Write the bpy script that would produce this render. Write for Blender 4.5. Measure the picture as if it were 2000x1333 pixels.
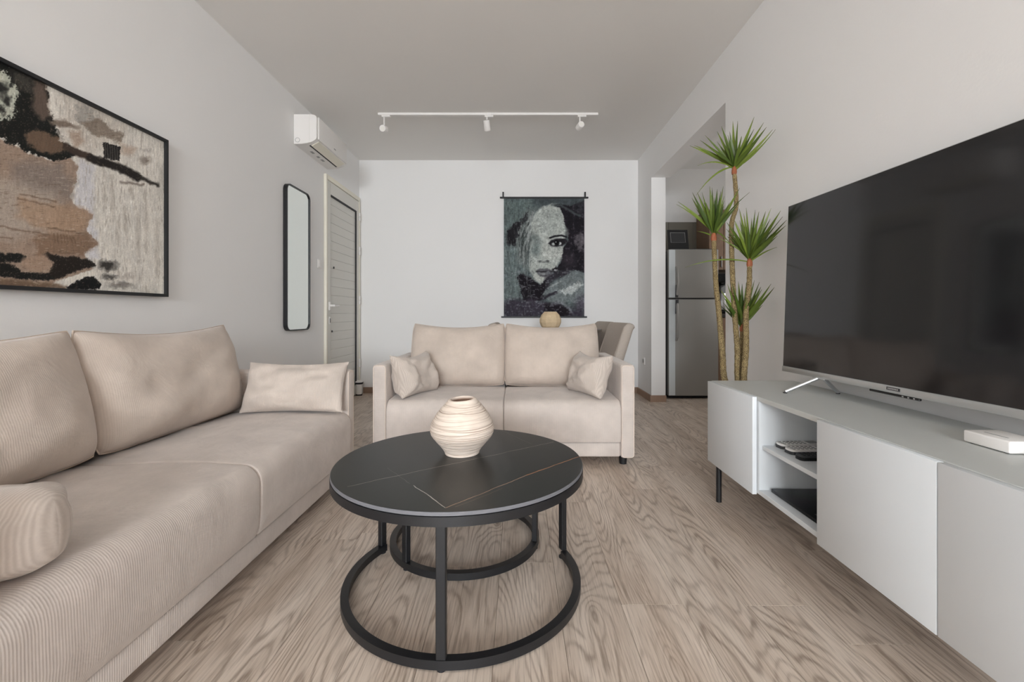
import bpy, bmesh, math, random
import numpy as np
from mathutils import Vector, Matrix
PI = math.pi
random.seed(7)
scene = bpy.context.scene
for o in list(bpy.data.objects):
    bpy.data.objects.remove(o)

# ------------------------------------------------------------------ camera
F = 884.0; CX = 1010.0; CY = 613.0; EYE = 0.9
cam_d = bpy.data.cameras.new('camera'); cam = bpy.data.objects.new('camera', cam_d)
scene.collection.objects.link(cam); scene.camera = cam
cam.location = (0, 0, EYE); cam.rotation_euler = (PI/2, 0, 0)
cam_d.sensor_width = 36.0; cam_d.lens = F/2000*36
cam_d.shift_x = -(CX-1000)/2000; cam_d.shift_y = -(666.5-CY)/2000
cam_d.clip_start = 0.02; cam_d.clip_end = 100

# ------------------------------------------------------------------ light
world = bpy.data.worlds.new('world'); scene.world = world; world.use_nodes = True
bg = world.node_tree.nodes['Background']; bg.inputs[0].default_value = (0.80, 0.90, 1.0, 1); bg.inputs[1].default_value = 0.25
def area(name, loc, rot, sx, sy, power, col):
    l = bpy.data.lights.new(name, 'AREA'); l.shape = 'RECTANGLE'; l.size = sx; l.size_y = sy
    l.energy = power; l.color = col
    o = bpy.data.objects.new(name, l); scene.collection.objects.link(o); o.location = loc; o.rotation_euler = rot
    return o
# daylight through the wide balcony window behind the photographer
area('window_daylight', (-0.21, -6.2, 2.15), (math.radians(90-14), 0, 0), 2.8, 2.3, 1000, (0.93, 0.968, 1.0))
# added fill light to brighten the kitchen, unseen round the corner
area('kitchen_fill_light', (3.27, 4.1, 1.55), (PI/2, 0, PI/2), 1.1, 1.1, 13, (1.0, 0.98, 0.95))
scene.view_settings.view_transform = 'Standard'; scene.view_settings.look = 'None'
scene.view_settings.gamma = 1.0; scene.view_settings.use_curve_mapping = False
scene.view_settings.exposure = -0.29
scene.cycles.max_bounces = 16; scene.cycles.diffuse_bounces = 14

# ------------------------------------------------------------------ helpers
COL = scene.collection
def W(px, py, Y): return Vector(((px-CX)/F*Y, Y, EYE-(py-CY)/F*Y))
def lin(c):
    return tuple(((v/255)/12.92 if v/255 <= 0.04045 else ((v/255+0.055)/1.055)**2.4) for v in c)

def geo_box(x0, x1, y0, y1, z0, z1, b=0.0, seg=2):
    v = [(x, y, z) for z in (z0, z1) for y in (y0, y1) for x in (x0, x1)]
    f = [(0,2,3,1), (4,5,7,6), (0,1,5,4), (2,6,7,3), (0,4,6,2), (1,3,7,5)]
    if b <= 0: return [v, f]
    bm = bmesh.new(); bv = [bm.verts.new(p) for p in v]
    for q in f: bm.faces.new([bv[i] for i in q])
    bmesh.ops.bevel(bm, geom=bm.edges[:], offset=b, segments=seg, profile=0.5, affect='EDGES')
    bm.verts.index_update()
    r = [[tuple(p.co) for p in bm.verts], [tuple(p.index for p in q.verts) for q in bm.faces]]
    bm.free(); return r
def join(*gs):
    V = []; Fc = []
    for g in gs:
        n = len(V); V += list(g[0]); Fc += [tuple(i+n for i in f) for f in g[1]]
    return [V, Fc]
def xf(g, M): return [[tuple(M @ Vector(p)) for p in g[0]], g[1]]
def geo_tube(pts, r, n=10, caps=True, closed=False):
    pts = [Vector(p) for p in pts]; m = len(pts); V = []; Fc = []
    rr = r if isinstance(r, (list, tuple)) else [r]*m
    t0 = (pts[1]-pts[0]).normalized()
    up = Vector((0,0,1)) if abs(t0.z) < 0.9 else Vector((0,1,0))
    nrm = t0.cross(up).normalized()
    for i, p in enumerate(pts):
        if closed: t = (pts[(i+1) % m]-pts[i-1]).normalized()
        else: t = (pts[min(i+1, m-1)]-pts[max(i-1, 0)]).normalized()
        nrm = (nrm - t*nrm.dot(t)).normalized(); bn = t.cross(nrm)
        for k in range(n):
            a = 2*PI*k/n; V.append(tuple(p+(nrm*math.cos(a)+bn*math.sin(a))*rr[i]))
    for i in range(m if closed else m-1):
        j = (i+1) % m
        for k in range(n):
            l = (k+1) % n; Fc.append((i*n+k, i*n+l, j*n+l, j*n+k))
    if caps and not closed:
        Fc.append(tuple(range(n-1, -1, -1))); Fc.append(tuple((m-1)*n+k for k in range(n)))
    return [V, Fc]
def geo_lathe(prof, n=48, c=(0,0,0), a0=0.0, a1=None, close=False):
    """prof: list of (r,z); full turn unless a1 given; close joins the profile to a closed section"""
    full = a1 is None
    st = n if full else n+1
    V = []; Fc = []; m = len(prof)
    for k in range(st):
        a = a0 + (2*PI if full else (a1-a0))*k/n
        for r, z in prof: V.append((c[0]+r*math.cos(a), c[1]+r*math.sin(a), c[2]+z))
    for k in range(n):
        l = (k+1) % st
        for i in range(m if close else m-1):
            j = (i+1) % m; Fc.append((k*m+i, l*m+i, l*m+j, k*m+j))
    if not close and full:
        Fc.append(tuple(k*m for k in range(n-1, -1, -1))); Fc.append(tuple(k*m+m-1 for k in range(n)))
    if close and not full:
        Fc.append(tuple(range(m-1, -1, -1))); Fc.append(tuple(n*m+i for i in range(m)))
    return [V, Fc]
def geo_cyl(p0, p1, r, n=20, r2=None): return geo_tube([p0, p1], [r, r if r2 is None else r2], n)
def geo_prism(poly, lo, hi, axis='y'):
    """poly of (a,b) extruded along an axis: y -> (a,y,b); x -> (x,a,b); z -> (a,b,z)"""
    n = len(poly); V = []
    for t in (lo, hi):
        for a, b in poly: V.append({'y': (a,t,b), 'x': (t,a,b), 'z': (a,b,t)}[axis])
    Fc = [tuple(range(n)), tuple(range(2*n-1, n-1, -1))]
    for i in range(n):
        j = (i+1) % n; Fc.append((i, i+n, j+n, j))
    return [V, Fc]
def rrect(x0, x1, y0, y1, r, n=6):
    P = []
    for cx, cy, a in ((x1-r, y1-r, 0), (x0+r, y1-r, PI/2), (x0+r, y0+r, PI), (x1-r, y0+r, 1.5*PI)):
        for k in range(n+1):
            t = a+PI/2*k/n; P.append((cx+r*math.cos(t), cy+r*math.sin(t)))
    return P

MESH_CACHE = {}
def add_mesh(name, g, mat, uv=None, sharp=35):
    me = bpy.data.meshes.new(name); me.from_pydata([tuple(p) for p in g[0]], [], g[1]); me.update()
    bm = bmesh.new(); bm.from_mesh(me); bmesh.ops.recalc_face_normals(bm, faces=bm.faces[:]); bm.to_mesh(me); bm.free()
    for m in (mat if isinstance(mat, (list, tuple)) else [mat]): me.materials.append(m)
    if uv is not None:
        l = me.uv_layers.new(name='UVMap')
        idx = np.zeros(len(me.loops), dtype=np.int32); me.loops.foreach_get('vertex_index', idx)
        l.data.foreach_set('uv', np.asarray(uv, dtype=np.float32)[idx].ravel())
    me.polygons.foreach_set('use_smooth', [True]*len(me.polygons))
    me.set_sharp_from_angle(angle=math.radians(sharp)); me.update()
    return me
def link(name, me, parent=None, loc=(0,0,0), rot=(0,0,0)):
    o = bpy.data.objects.new(name, me); COL.objects.link(o); o.location = loc; o.rotation_euler = rot
    if parent is not None: o.parent = parent
    return o
def root_loc(p):
    while p.parent is not None: p = p.parent
    return Vector(p.location)
def tag(o, label=None, cat=None, group=None, kind=None):
    if label: o['label'] = label
    if cat: o['category'] = cat
    if group: o['group'] = group
    if kind: o['kind'] = kind
    return o
def thing(name, label, cat, loc=(0,0,0), rotz=0.0, group=None, kind=None):
    o = bpy.data.objects.new(name, None); COL.objects.link(o); o.empty_display_size = 0.05
    o.location = loc; o.rotation_euler = (0, 0, rotz)
    return tag(o, label, cat, group, kind)
def part(name, g, mat, parent, uv=None, world=False, label=None, sharp=35):
    """a mesh in the parent's own frame (or in world coordinates for unrotated things)"""
    if world:
        r = root_loc(parent); g = [[(p[0]-r.x, p[1]-r.y, p[2]-r.z) for p in g[0]], g[1]]
    o = link(name, add_mesh(name, g, mat, uv, sharp), parent)
    if label: o['label'] = label
    return o
def single(name, g, mat, label, cat, group=None, kind=None, uv=None, sharp=35):
    """one-mesh thing given in world coordinates; origin is moved to the middle of its base"""
    P = np.array(g[0]); c = (P.min(0)+P.max(0))/2; c[2] = P[:, 2].min()
    o = link(name, add_mesh(name, [(P-c).tolist(), g[1]], mat, uv, sharp), None, tuple(c))
    return tag(o, label, cat, group, kind)

# ------------------------------------------------------------------ materials
def new_mat(name):
    m = bpy.data.materials.new(name); m.use_nodes = True
    nt = m.node_tree; return m, nt, nt.nodes['Principled BSDF']
def nd(nt, typ, **kw):
    n = nt.nodes.new(typ)
    for k, v in kw.items():
        if k.startswith('i_'):
            key = k[2:]; n.inputs[int(key) if key.isdigit() else key].default_value = v
        else: setattr(n, k, v)
    return n
def mth(nt, op, a, b=None, c=None, clamp=False):
    n = nt.nodes.new('ShaderNodeMath'); n.operation = op; n.use_clamp = clamp
    for i, v in enumerate((a, b, c)):
        if v is None: continue
        if isinstance(v, (int, float)): n.inputs[i].default_value = v
        else: nt.links.new(v, n.inputs[i])
    return n.outputs[0]
def mixc(nt, fac, a, b, mode='MIX'):
    n = nt.nodes.new('ShaderNodeMix'); n.data_type = 'RGBA'; n.blend_type = mode
    for s, v in ((0, fac), (6, a), (7, b)):
        if isinstance(v, (int, float)): n.inputs[s].default_value = v
        elif isinstance(v, tuple): n.inputs[s].default_value = (*v[:3], 1)
        else: nt.links.new(v, n.inputs[s])
    return n.outputs[2]
def simple(name, rgb, rough=0.5, metal=0.0, noise=0.04, nscale=8.0, bump=0.0, bscale=60.0, spec=0.5, coat=0.0):
    m, nt, p = new_mat(name); c = lin(rgb)
    tc = nd(nt, 'ShaderNodeTexCoord'); nz = nd(nt, 'ShaderNodeTexNoise', i_Scale=nscale, i_Detail=4.0)
    nt.links.new(tc.outputs['Object'], nz.inputs['Vector'])
    a = tuple(v*(1-noise) for v in c); b = tuple(min(1, v*(1+noise)) for v in c)
    nt.links.new(mixc(nt, nz.outputs[0], a, b), p.inputs['Base Color'])
    p.inputs['Roughness'].default_value = rough; p.inputs['Metallic'].default_value = metal
    p.inputs['Specular IOR Level'].default_value = spec; p.inputs['Coat Weight'].default_value = coat
    if bump > 0:
        bz = nd(nt, 'ShaderNodeTexNoise', i_Scale=bscale, i_Detail=3.0); nt.links.new(tc.outputs['Object'], bz.inputs['Vector'])
        bp = nd(nt, 'ShaderNodeBump', i_Strength=bump, i_Distance=0.01)
        nt.links.new(bz.outputs[0], bp.inputs['Height']); nt.links.new(bp.outputs[0], p.inputs['Normal'])
    return m

M = {}
M['wall'] = simple('wall_paint', (234, 234, 234), 0.85, noise=0.015, nscale=2, bump=0.04, bscale=90, spec=0.2)
M['ceil'] = simple('ceiling_paint', (234, 233, 231), 0.9, noise=0.015, nscale=2, spec=0.1)
M['skirt'] = simple('baseboard_wood', (150, 124, 106), 0.5, noise=0.12, nscale=14)
M['white'] = simple('white_lacquer', (214, 219, 223), 0.38, noise=0.01)
M['white_shaded'] = simple('white_lacquer_shaded', (192, 195, 193), 0.42, noise=0.01)  # same white lacquer, with the shade on the cabinet top put into the colour
M['whiteplastic'] = simple('white_plastic', (232, 230, 228), 0.4, noise=0.01)
M['greyplastic'] = simple('grey_plastic', (150, 150, 150), 0.5, noise=0.02)
M['alu_white'] = simple('white_aluminium_door', (214, 213, 207), 0.45, noise=0.015)
M['cream_frame'] = simple('cream_door_frame', (232, 228, 214), 0.5, noise=0.02)
M['rubber'] = simple('black_rubber', (22, 23, 28), 0.6, noise=0.05)
M['blackmetal'] = simple('black_powder_coat', (23, 24, 27), 0.42, noise=0.06, nscale=30)
M['blackwood'] = simple('black_frame_wood', (22, 23, 26), 0.5, noise=0.06)
M['silver'] = simple('brushed_silver', (205, 206, 208), 0.28, metal=0.9, noise=0.03)
M['bezel'] = simple('silver_bezel', (196, 198, 198), 0.32, metal=0.75, noise=0.02)
M['steel'] = simple('fridge_steel', (148, 147, 144), 0.42, metal=0.35, noise=0.03, nscale=4)
M['steel_light'] = simple('fridge_edge_strip', (205, 212, 216), 0.35, metal=0.3, noise=0.02)
M['fridge_side'] = simple('fridge_dark_side', (62, 62, 64), 0.55, noise=0.03)
M['darkgrey'] = simple('dark_grey_plastic', (52, 53, 56), 0.45, noise=0.04)
M['blackgloss'] = simple('black_gloss', (12, 14, 17), 0.12, noise=0.05)
M['boxblack'] = simple('black_box_plastic', (12, 14, 18), 0.3, noise=0.05, spec=0.25)
M['chair'] = simple('chair_fabric', (182, 172, 163), 0.95, noise=0.14, nscale=120, bump=0.3, bscale=500, spec=0.1)
M['chairleg'] = simple('chair_leg_black', (35, 33, 32), 0.5)
M['tabledark'] = simple('dining_table_dark_wood', (92, 80, 70), 0.4, noise=0.12, nscale=20)
M['tile'] = simple('kitchen_tile_grey', (128, 124, 115), 0.4, noise=0.04)
M['wooddoor'] = simple('kitchen_cabinet_wood', (132, 106, 86), 0.5, noise=0.18, nscale=25)
M['worktop'] = simple('kitchen_worktop', (58, 54, 52), 0.35, noise=0.1, nscale=40)
M['pot'] = simple('dark_ceramic_pot', (62, 60, 58), 0.4, noise=0.02)
M['soil'] = simple('dark_soil', (58, 46, 38), 0.95, noise=0.4, nscale=60, bump=0.6)
M['redbase'] = simple('leaf_base_red', (146, 82, 50), 0.6, noise=0.25, nscale=80)
M['pole'] = simple('lamp_glass', (236, 234, 228), 0.2, noise=0.02)

def mat_mirror():
    m, nt, p = new_mat('mirror_glass'); p.inputs['Metallic'].default_value = 1.0
    tc = nd(nt, 'ShaderNodeTexCoord'); nz = nd(nt, 'ShaderNodeTexNoise', i_Scale=3.0); nt.links.new(tc.outputs['Object'], nz.inputs[0])
    nt.links.new(mixc(nt, nz.outputs[0], (0.80, 0.84, 0.81), (0.82, 0.86, 0.83)), p.inputs['Base Color'])
    p.inputs['Roughness'].default_value = 0.02
    return m
M['mirror'] = mat_mirror()
def mat_screen():
    m, nt, p = new_mat('tv_screen_glass')
    tc = nd(nt, 'ShaderNodeTexCoord'); nz = nd(nt, 'ShaderNodeTexNoise', i_Scale=2.0); nt.links.new(tc.outputs['Object'], nz.inputs[0])
    nt.links.new(mixc(nt, nz.outputs[0], (0.010, 0.010, 0.011), (0.013, 0.012, 0.013)), p.inputs['Base Color'])
    p.inputs['Roughness'].default_value = 0.09; p.inputs['IOR'].default_value = 1.55
    return m
M['screen'] = mat_screen()

def mat_wood_floor():
    m, nt, p = new_mat('laminate_oak_plank'); L = nt.links.new
    tc = nd(nt, 'ShaderNodeTexCoord'); oi = nd(nt, 'ShaderNodeObjectInfo')
    off = nd(nt, 'ShaderNodeCombineXYZ'); L(mth(nt, 'MULTIPLY', oi.outputs['Random'], 37.0), off.inputs[0]); L(mth(nt, 'MULTIPLY', oi.outputs['Random'], 91.0), off.inputs[1])
    add = nd(nt, 'ShaderNodeVectorMath', operation='ADD'); L(tc.outputs['Object'], add.inputs[0]); L(off.outputs[0], add.inputs[1])
    def mapped(sx, sy):
        n = nd(nt, 'ShaderNodeVectorMath', operation='MULTIPLY'); L(add.outputs[0], n.inputs[0]); n.inputs[1].default_value = (sx, sy, 1); return n.outputs[0]
    # growth rings: contour lines of a stretched field, drawn around scattered knots
    n1 = nd(nt, 'ShaderNodeTexNoise', i_Scale=1.0, i_Detail=1.0, i_Roughness=0.4); L(mapped(6.0, .85), n1.inputs[0])
    n1b = nd(nt, 'ShaderNodeTexNoise', i_Scale=1.0, i_Detail=3.0); L(mapped(34, 9), n1b.inputs[0])
    vk = nd(nt, 'ShaderNodeTexVoronoi', i_Scale=1.0, i_Randomness=1.0); L(mapped(4.6, 1.5), vk.inputs[0])
    kn = mth(nt, 'EXPONENT', mth(nt, 'MULTIPLY', vk.outputs['Distance'], -6.0))
    fld = mth(nt, 'ADD', mth(nt, 'MULTIPLY', n1.outputs[0], 150.0), mth(nt, 'MULTIPLY', n1b.outputs[0], 5.0))
    fld = mth(nt, 'ADD', fld, mth(nt, 'MULTIPLY', kn, 48.0))
    ring = mth(nt, 'MULTIPLY_ADD', mth(nt, 'SINE', fld), 0.5, 0.5)
    line = mth(nt, 'POWER', ring, 3.0)
    n2 = nd(nt, 'ShaderNodeTexNoise', i_Scale=1.0, i_Detail=3.0, i_Roughness=0.6); L(mapped(190, 6), n2.inputs[0])
    n3 = nd(nt, 'ShaderNodeTexNoise', i_Scale=1.0, i_Detail=3.0); L(mapped(11, 1.3), n3.inputs[0])
    n5 = nd(nt, 'ShaderNodeTexNoise', i_Scale=1.0, i_Detail=2.0); L(mapped(8, 2.0), n5.inputs[0])
    s3 = nd(nt, 'ShaderNodeMapRange'); L(n3.outputs[0], s3.inputs[0]); s3.inputs[1].default_value = .32; s3.inputs[2].default_value = .68
    base = mixc(nt, s3.outputs[0], lin((186, 170, 155)), lin((214, 201, 188)))
    msk = nd(nt, 'ShaderNodeMapRange'); L(n5.outputs[0], msk.inputs[0]); msk.inputs[1].default_value = .38; msk.inputs[2].default_value = .60; msk.inputs[3].default_value = .14; msk.inputs[4].default_value = .55
    base = mixc(nt, mth(nt, 'MULTIPLY', line, msk.outputs[0]), base, lin((104, 84, 68)))
    fib = nd(nt, 'ShaderNodeMapRange'); L(n2.outputs[0], fib.inputs[0]); fib.inputs[1].default_value = 0.50; fib.inputs[2].default_value = 0.68
    base = mixc(nt, mth(nt, 'MULTIPLY', fib.outputs[0], 0.42), base, lin((100, 82, 68)))
    fib2 = nd(nt, 'ShaderNodeMapRange'); L(n2.outputs[0], fib2.inputs[0]); fib2.inputs[1].default_value = 0.46; fib2.inputs[2].default_value = 0.30
    base = mixc(nt, mth(nt, 'MULTIPLY', fib2.outputs[0], 0.42), base, lin((226, 212, 199)))
    kc = nd(nt, 'ShaderNodeMapRange'); L(vk.outputs['Distance'], kc.inputs[0]); kc.inputs[1].default_value = .085; kc.inputs[2].default_value = .02
    base = mixc(nt, mth(nt, 'MULTIPLY', kc.outputs[0], 0.6), base, lin((86, 68, 54)))
    tone = mth(nt, 'MULTIPLY_ADD', oi.outputs['Random'], 0.10, 0.93)
    tn = nd(nt, 'ShaderNodeCombineXYZ')
    for i in range(3): L(tone, tn.inputs[i])
    base = mixc(nt, 1.0, base, tn.outputs[0], 'MULTIPLY')
    L(base, p.inputs['Base Color'])
    p.inputs['Roughness'].default_value = 0.42; p.inputs['Specular IOR Level'].default_value = 0.4
    h = mth(nt, 'ADD', mth(nt, 'MULTIPLY', n2.outputs[0], 0.6), mth(nt, 'MULTIPLY', ring, -0.4))
    bp = nd(nt, 'ShaderNodeBump', i_Strength=0.12, i_Distance=0.004); L(h, bp.inputs['Height']); L(bp.outputs[0], p.inputs['Normal'])
    return m
M['floor'] = mat_wood_floor()

def mat_cord(name, c_hi, c_lo, period=0.0060, amp=0.42, bump=0.5):
    """ribbed corduroy, ribs counted along the first UV axis (metres)"""
    m, nt, p = new_mat(name); L = nt.links.new
    uv = nd(nt, 'ShaderNodeUVMap'); sp = nd(nt, 'ShaderNodeSeparateXYZ'); L(uv.outputs[0], sp.inputs[0])
    tc = nd(nt, 'ShaderNodeTexCoord')
    wz = nd(nt, 'ShaderNodeTexNoise', i_Scale=9.0, i_Detail=2.0); L(tc.outputs['Object'], wz.inputs[0])
    ph = mth(nt, 'ADD', mth(nt, 'MULTIPLY', sp.outputs[0], 2*PI/period), mth(nt, 'MULTIPLY', wz.outputs[0], 1.2))
    rib = mth(nt, 'MULTIPLY_ADD', mth(nt, 'SINE', ph), 0.5, 0.5)
    big = nd(nt, 'ShaderNodeTexNoise', i_Scale=6.0, i_Detail=5.0, i_Roughness=0.6); L(tc.outputs['Object'], big.inputs[0])
    fine = nd(nt, 'ShaderNodeTexNoise', i_Scale=260.0, i_Detail=2.0); L(tc.outputs['Object'], fine.inputs[0])
    nap = nd(nt, 'ShaderNodeMapRange'); L(big.outputs[0], nap.inputs[0]); nap.inputs[1].default_value = 0.3; nap.inputs[2].default_value = 0.7
    c = mixc(nt, nap.outputs[0], tuple(v*0.85 for v in lin(c_hi)), tuple(min(1, v*1.08) for v in lin(c_hi)))
    c = mixc(nt, mth(nt, 'MULTIPLY', mth(nt, 'SUBTRACT', 1.0, rib), amp), c, lin(c_lo))
    c = mixc(nt, mth(nt, 'MULTIPLY', fine.outputs[0], 0.16), c, lin(c_lo))
    L(c, p.inputs['Base Color'])
    p.inputs['Roughness'].default_value = 0.95; p.inputs['Specular IOR Level'].default_value = 0.15
    p.inputs['Sheen Weight'].default_value = 0.25; p.inputs['Sheen Roughness'].default_value = 0.5
    wr = nd(nt, 'ShaderNodeTexNoise', i_Scale=7.0, i_Detail=4.0, i_Distortion=0.8); L(tc.outputs['Object'], wr.inputs[0])
    b1 = nd(nt, 'ShaderNodeBump', i_Strength=0.2, i_Distance=0.03); L(wr.outputs[0], b1.inputs['Height'])
    b2 = nd(nt, 'ShaderNodeBump', i_Strength=bump, i_Distance=0.0014); L(rib, b2.inputs['Height']); L(b1.outputs[0], b2.inputs['Normal'])
    L(b2.outputs[0], p.inputs['Normal'])
    return m
M['cord'] = mat_cord('beige_corduroy', (210, 200, 193), (156, 144, 136), amp=0.20, bump=0.25)
M['cord_back'] = mat_cord('beige_corduroy_back', (203, 190, 179), (154, 140, 129), amp=0.13, bump=0.16)
M['cord_pillow'] = mat_cord('pale_corduroy_pillow', (208, 197, 188), (148, 134, 123), amp=0.30, bump=.35)
M['piping_back'] = simple('cushion_piping', (188, 173, 160), 0.95, noise=0.08, nscale=60, spec=0.1)
M['piping'] = simple('beige_piping', (214, 201, 190), 0.95, noise=0.06, nscale=60, spec=0.1)

def mat_vcol(name, rough=0.7, bump=0.0, weave=False):
    m, nt, p = new_mat(name); L = nt.links.new
    at = nd(nt, 'ShaderNodeAttribute', attribute_name='paint')
    L(at.outputs['Color'], p.inputs['Base Color']); p.inputs['Roughness'].default_value = rough; p.inputs['Specular IOR Level'].default_value = 0.25
    if bump:
        tc = nd(nt, 'ShaderNodeTexCoord'); nz = nd(nt, 'ShaderNodeTexNoise', i_Scale=120.0, i_Detail=4.0); L(tc.outputs['Object'], nz.inputs[0])
        bp = nd(nt, 'ShaderNodeBump', i_Strength=bump, i_Distance=0.003); L(nz.outputs[0], bp.inputs['Height']); L(bp.outputs[0], p.inputs['Normal'])
    return m
M['canvas'] = mat_vcol('painted_canvas', 0.65, 0.25)
M['tapestry'] = mat_vcol('printed_cloth', 0.9, 0.10)

# numpy painting tools -------------------------------------------------
def vnoise(x, y, seed=0):
    xi = np.floor(x).astype(np.int64); yi = np.floor(y).astype(np.int64); xf_ = x-xi; yf = y-yi
    def h(a, b):
        n = (a*374761393 + b*668265263 + seed*1442695041) & 0xffffffff
        n = ((n ^ (n >> 13))*1274126177) & 0xffffffff
        return ((n ^ (n >> 16)) & 0xffff)/65535.0
    u = xf_*xf_*(3-2*xf_); v = yf*yf*(3-2*yf)
    return (h(xi, yi)*(1-u)+h(xi+1, yi)*u)*(1-v)+(h(xi, yi+1)*(1-u)+h(xi+1, yi+1)*u)*v
def fbm(x, y, seed=0, o=4):
    s = 0; a = 0.5; t = 0
    for i in range(o):
        s = s+a*vnoise(x*2**i, y*2**i, seed+i*17); t += a; a *= 0.55
    return s/t
def poly_sd(x, y, P):
    P = np.array(P, float); d = np.full(x.shape, 1e18); ins = np.zeros(x.shape, bool)
    for i in range(len(P)):
        a = P[i]; b = P[i-1]; e = b-a; wx = x-a[0]; wy = y-a[1]
        t = np.clip((wx*e[0]+wy*e[1])/(e@e+1e-9), 0, 1)
        d = np.minimum(d, (wx-e[0]*t)**2+(wy-e[1]*t)**2)
        c = ((a[1] > y) != (b[1] > y)) & (x < (b[0]-a[0])*(y-a[1])/((b[1]-a[1])+1e-12)+a[0])
        ins ^= c
    d = np.sqrt(d); return np.where(ins, -d, d)
def line_sd(x, y, pts):
    d = np.full(x.shape, 1e9)
    for (ax, ay), (bx, by) in zip(pts[:-1], pts[1:]):
        ex, ey = bx-ax, by-ay; t = np.clip(((x-ax)*ex+(y-ay)*ey)/(ex*ex+ey*ey), 0, 1)
        d = np.minimum(d, np.hypot(x-ax-ex*t, y-ay-ey*t))
    return d
class Painter:
    def __init__(s, x, y, base):
        s.x = x; s.y = y; s.c = np.empty(x.shape+(3,)); s.c[:] = base; s.seed = 1
    def lay(s, mask, col, op=1.0):
        m = np.clip(mask*op, 0, 1)[..., None]; s.c = s.c*(1-m)+np.array(col, float)*m
    def poly(s, P, col, soft=8, warp=18, wl=40, op=1.0, rag=0.0):
        s.seed += 31
        wx = (fbm(s.x/wl, s.y/wl, s.seed)-.5)*2*warp; wy = (fbm(s.x/wl, s.y/wl, s.seed+7)-.5)*2*warp
        d = poly_sd(s.x+wx, s.y+wy, P)
        if rag:
            d = d+(fbm(s.x/9, s.y/9, s.seed+3)-.5)*rag+(fbm(s.x/3.2, s.y/3.2, s.seed+5, 2)-.5)*rag*.7; soft = soft*.6
        s.lay(np.clip(.5-d/(2*soft), 0, 1), col, op)
    def line(s, pts, w, col, soft=3, warp=4, op=1.0):
        s.seed += 13
        wx = (fbm(s.x/25, s.y/25, s.seed)-.5)*2*warp; wy = (fbm(s.x/25, s.y/25, s.seed+5)-.5)*2*warp
        s.lay(np.clip(.5-(line_sd(s.x+wx, s.y+wy, pts)-w)/(2*soft), 0, 1), col, op)
    def ell(s, cx, cy, rx, ry, col, soft=.25, ang=0, op=1.0, warp=0):
        dx = s.x-cx; dy = s.y-cy
        if warp:
            s.seed += 3; dx = dx+(fbm(s.x/20, s.y/20, s.seed)-.5)*2*warp; dy = dy+(fbm(s.x/20, s.y/20, s.seed+1)-.5)*2*warp
        ca, sa = math.cos(ang), math.sin(ang); u = (dx*ca+dy*sa)/rx; v = (-dx*sa+dy*ca)/ry
        s.lay(np.clip((1+soft-np.hypot(u, v))/(2*soft), 0, 1), col, op)
    def grain(s, sx, sy, amt, seed):
        n = fbm(s.x/sx, s.y/sy, seed)-.5; s.c = np.clip(s.c*(1+2*amt*n)[..., None], 0, 255)
def painted_sheet(name, X, Y, Z, rgb, mat, parent):
    """grid of points (arrays, parent frame) with one paint colour per vertex"""
    h, w = X.shape; V = np.stack([X, Y, Z], -1).reshape(-1, 3)
    i = np.arange(h*w).reshape(h, w); q = np.stack([i[:-1, :-1], i[:-1, 1:], i[1:, 1:], i[1:, :-1]], -1).reshape(-1, 4)
    me = bpy.data.meshes.new(name); me.from_pydata(V.tolist(), [], q.tolist()); me.update()
    at = me.color_attributes.new('paint', 'FLOAT_COLOR', 'POINT')
    c = np.clip(rgb.reshape(-1, 3)/255, 0, 1); l = np.where(c <= .04045, c/12.92, ((c+.055)/1.055)**2.4)
    at.data.foreach_set('color', np.concatenate([l, np.ones((len(l), 1))], 1).astype(np.float32).ravel())
    me.materials.append(mat)
    me.polygons.foreach_set('use_smooth', [True]*len(me.polygons))
    return link(name, me, parent)

# ================================================================== SETTING
XL, XR, YB, YF, HC = -1.79, 1.37, 5.13, -5.0, 2.64
XR2 = 1.515                      # kitchen side of the right wall
KX, KY0, KY1 = 3.3, 2.6, 5.44    # kitchen
OY0, OY1, OZ = 2.976, 4.62, 2.29 # opening in the right wall

floor = single('floor', join(geo_box(XL-.1, XR, YF-.1, YB+.1, -.06, -.008), geo_box(XR, KX+.1, KY0-.1, KY1+.1, -.06, -.008)), M['floor'],
               'grey brown oak laminate floor running the length of the room', 'floor', kind='structure')
plank_cache = {}
def plank(x0, x1, y0, y1):
    w = round(x1-x0, 4); l = round(y1-y0, 4)
    if (w, l) not in plank_cache:
        plank_cache[(w, l)] = add_mesh('plank', geo_box(-w/2+.0004, w/2-.0004, -l/2+.0004, l/2-.0004, -.008, 0, .0006, 1), M['floor'])
    o = link('plank', plank_cache[(w, l)], floor, Vector(((x0+x1)/2, (y0+y1)/2, 0))-Vector(floor.location))
PW, PL = 0.192, 1.285
rng = random.Random(3)
k = 0; x = XL
while x < KX-.01:
    x1 = min(x+PW, XR if x < XR-.001 else KX)
    a, b = (-.6, YB) if x < XR-.001 else ((KY0, KY1) if x >= XR2-.2 else (OY0, OY1))
    if XR-.001 <= x < XR2-.01: x1 = XR2; a, b = OY0, OY1
    y = a-rng.uniform(0.1, 1.1)
    while y < b:
        y0 = max(y, a); y1 = min(y+PL, b)
        if y1-y0 > .02: plank(x, x1, y0, y1)
        y += PL
    x = x1

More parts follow.
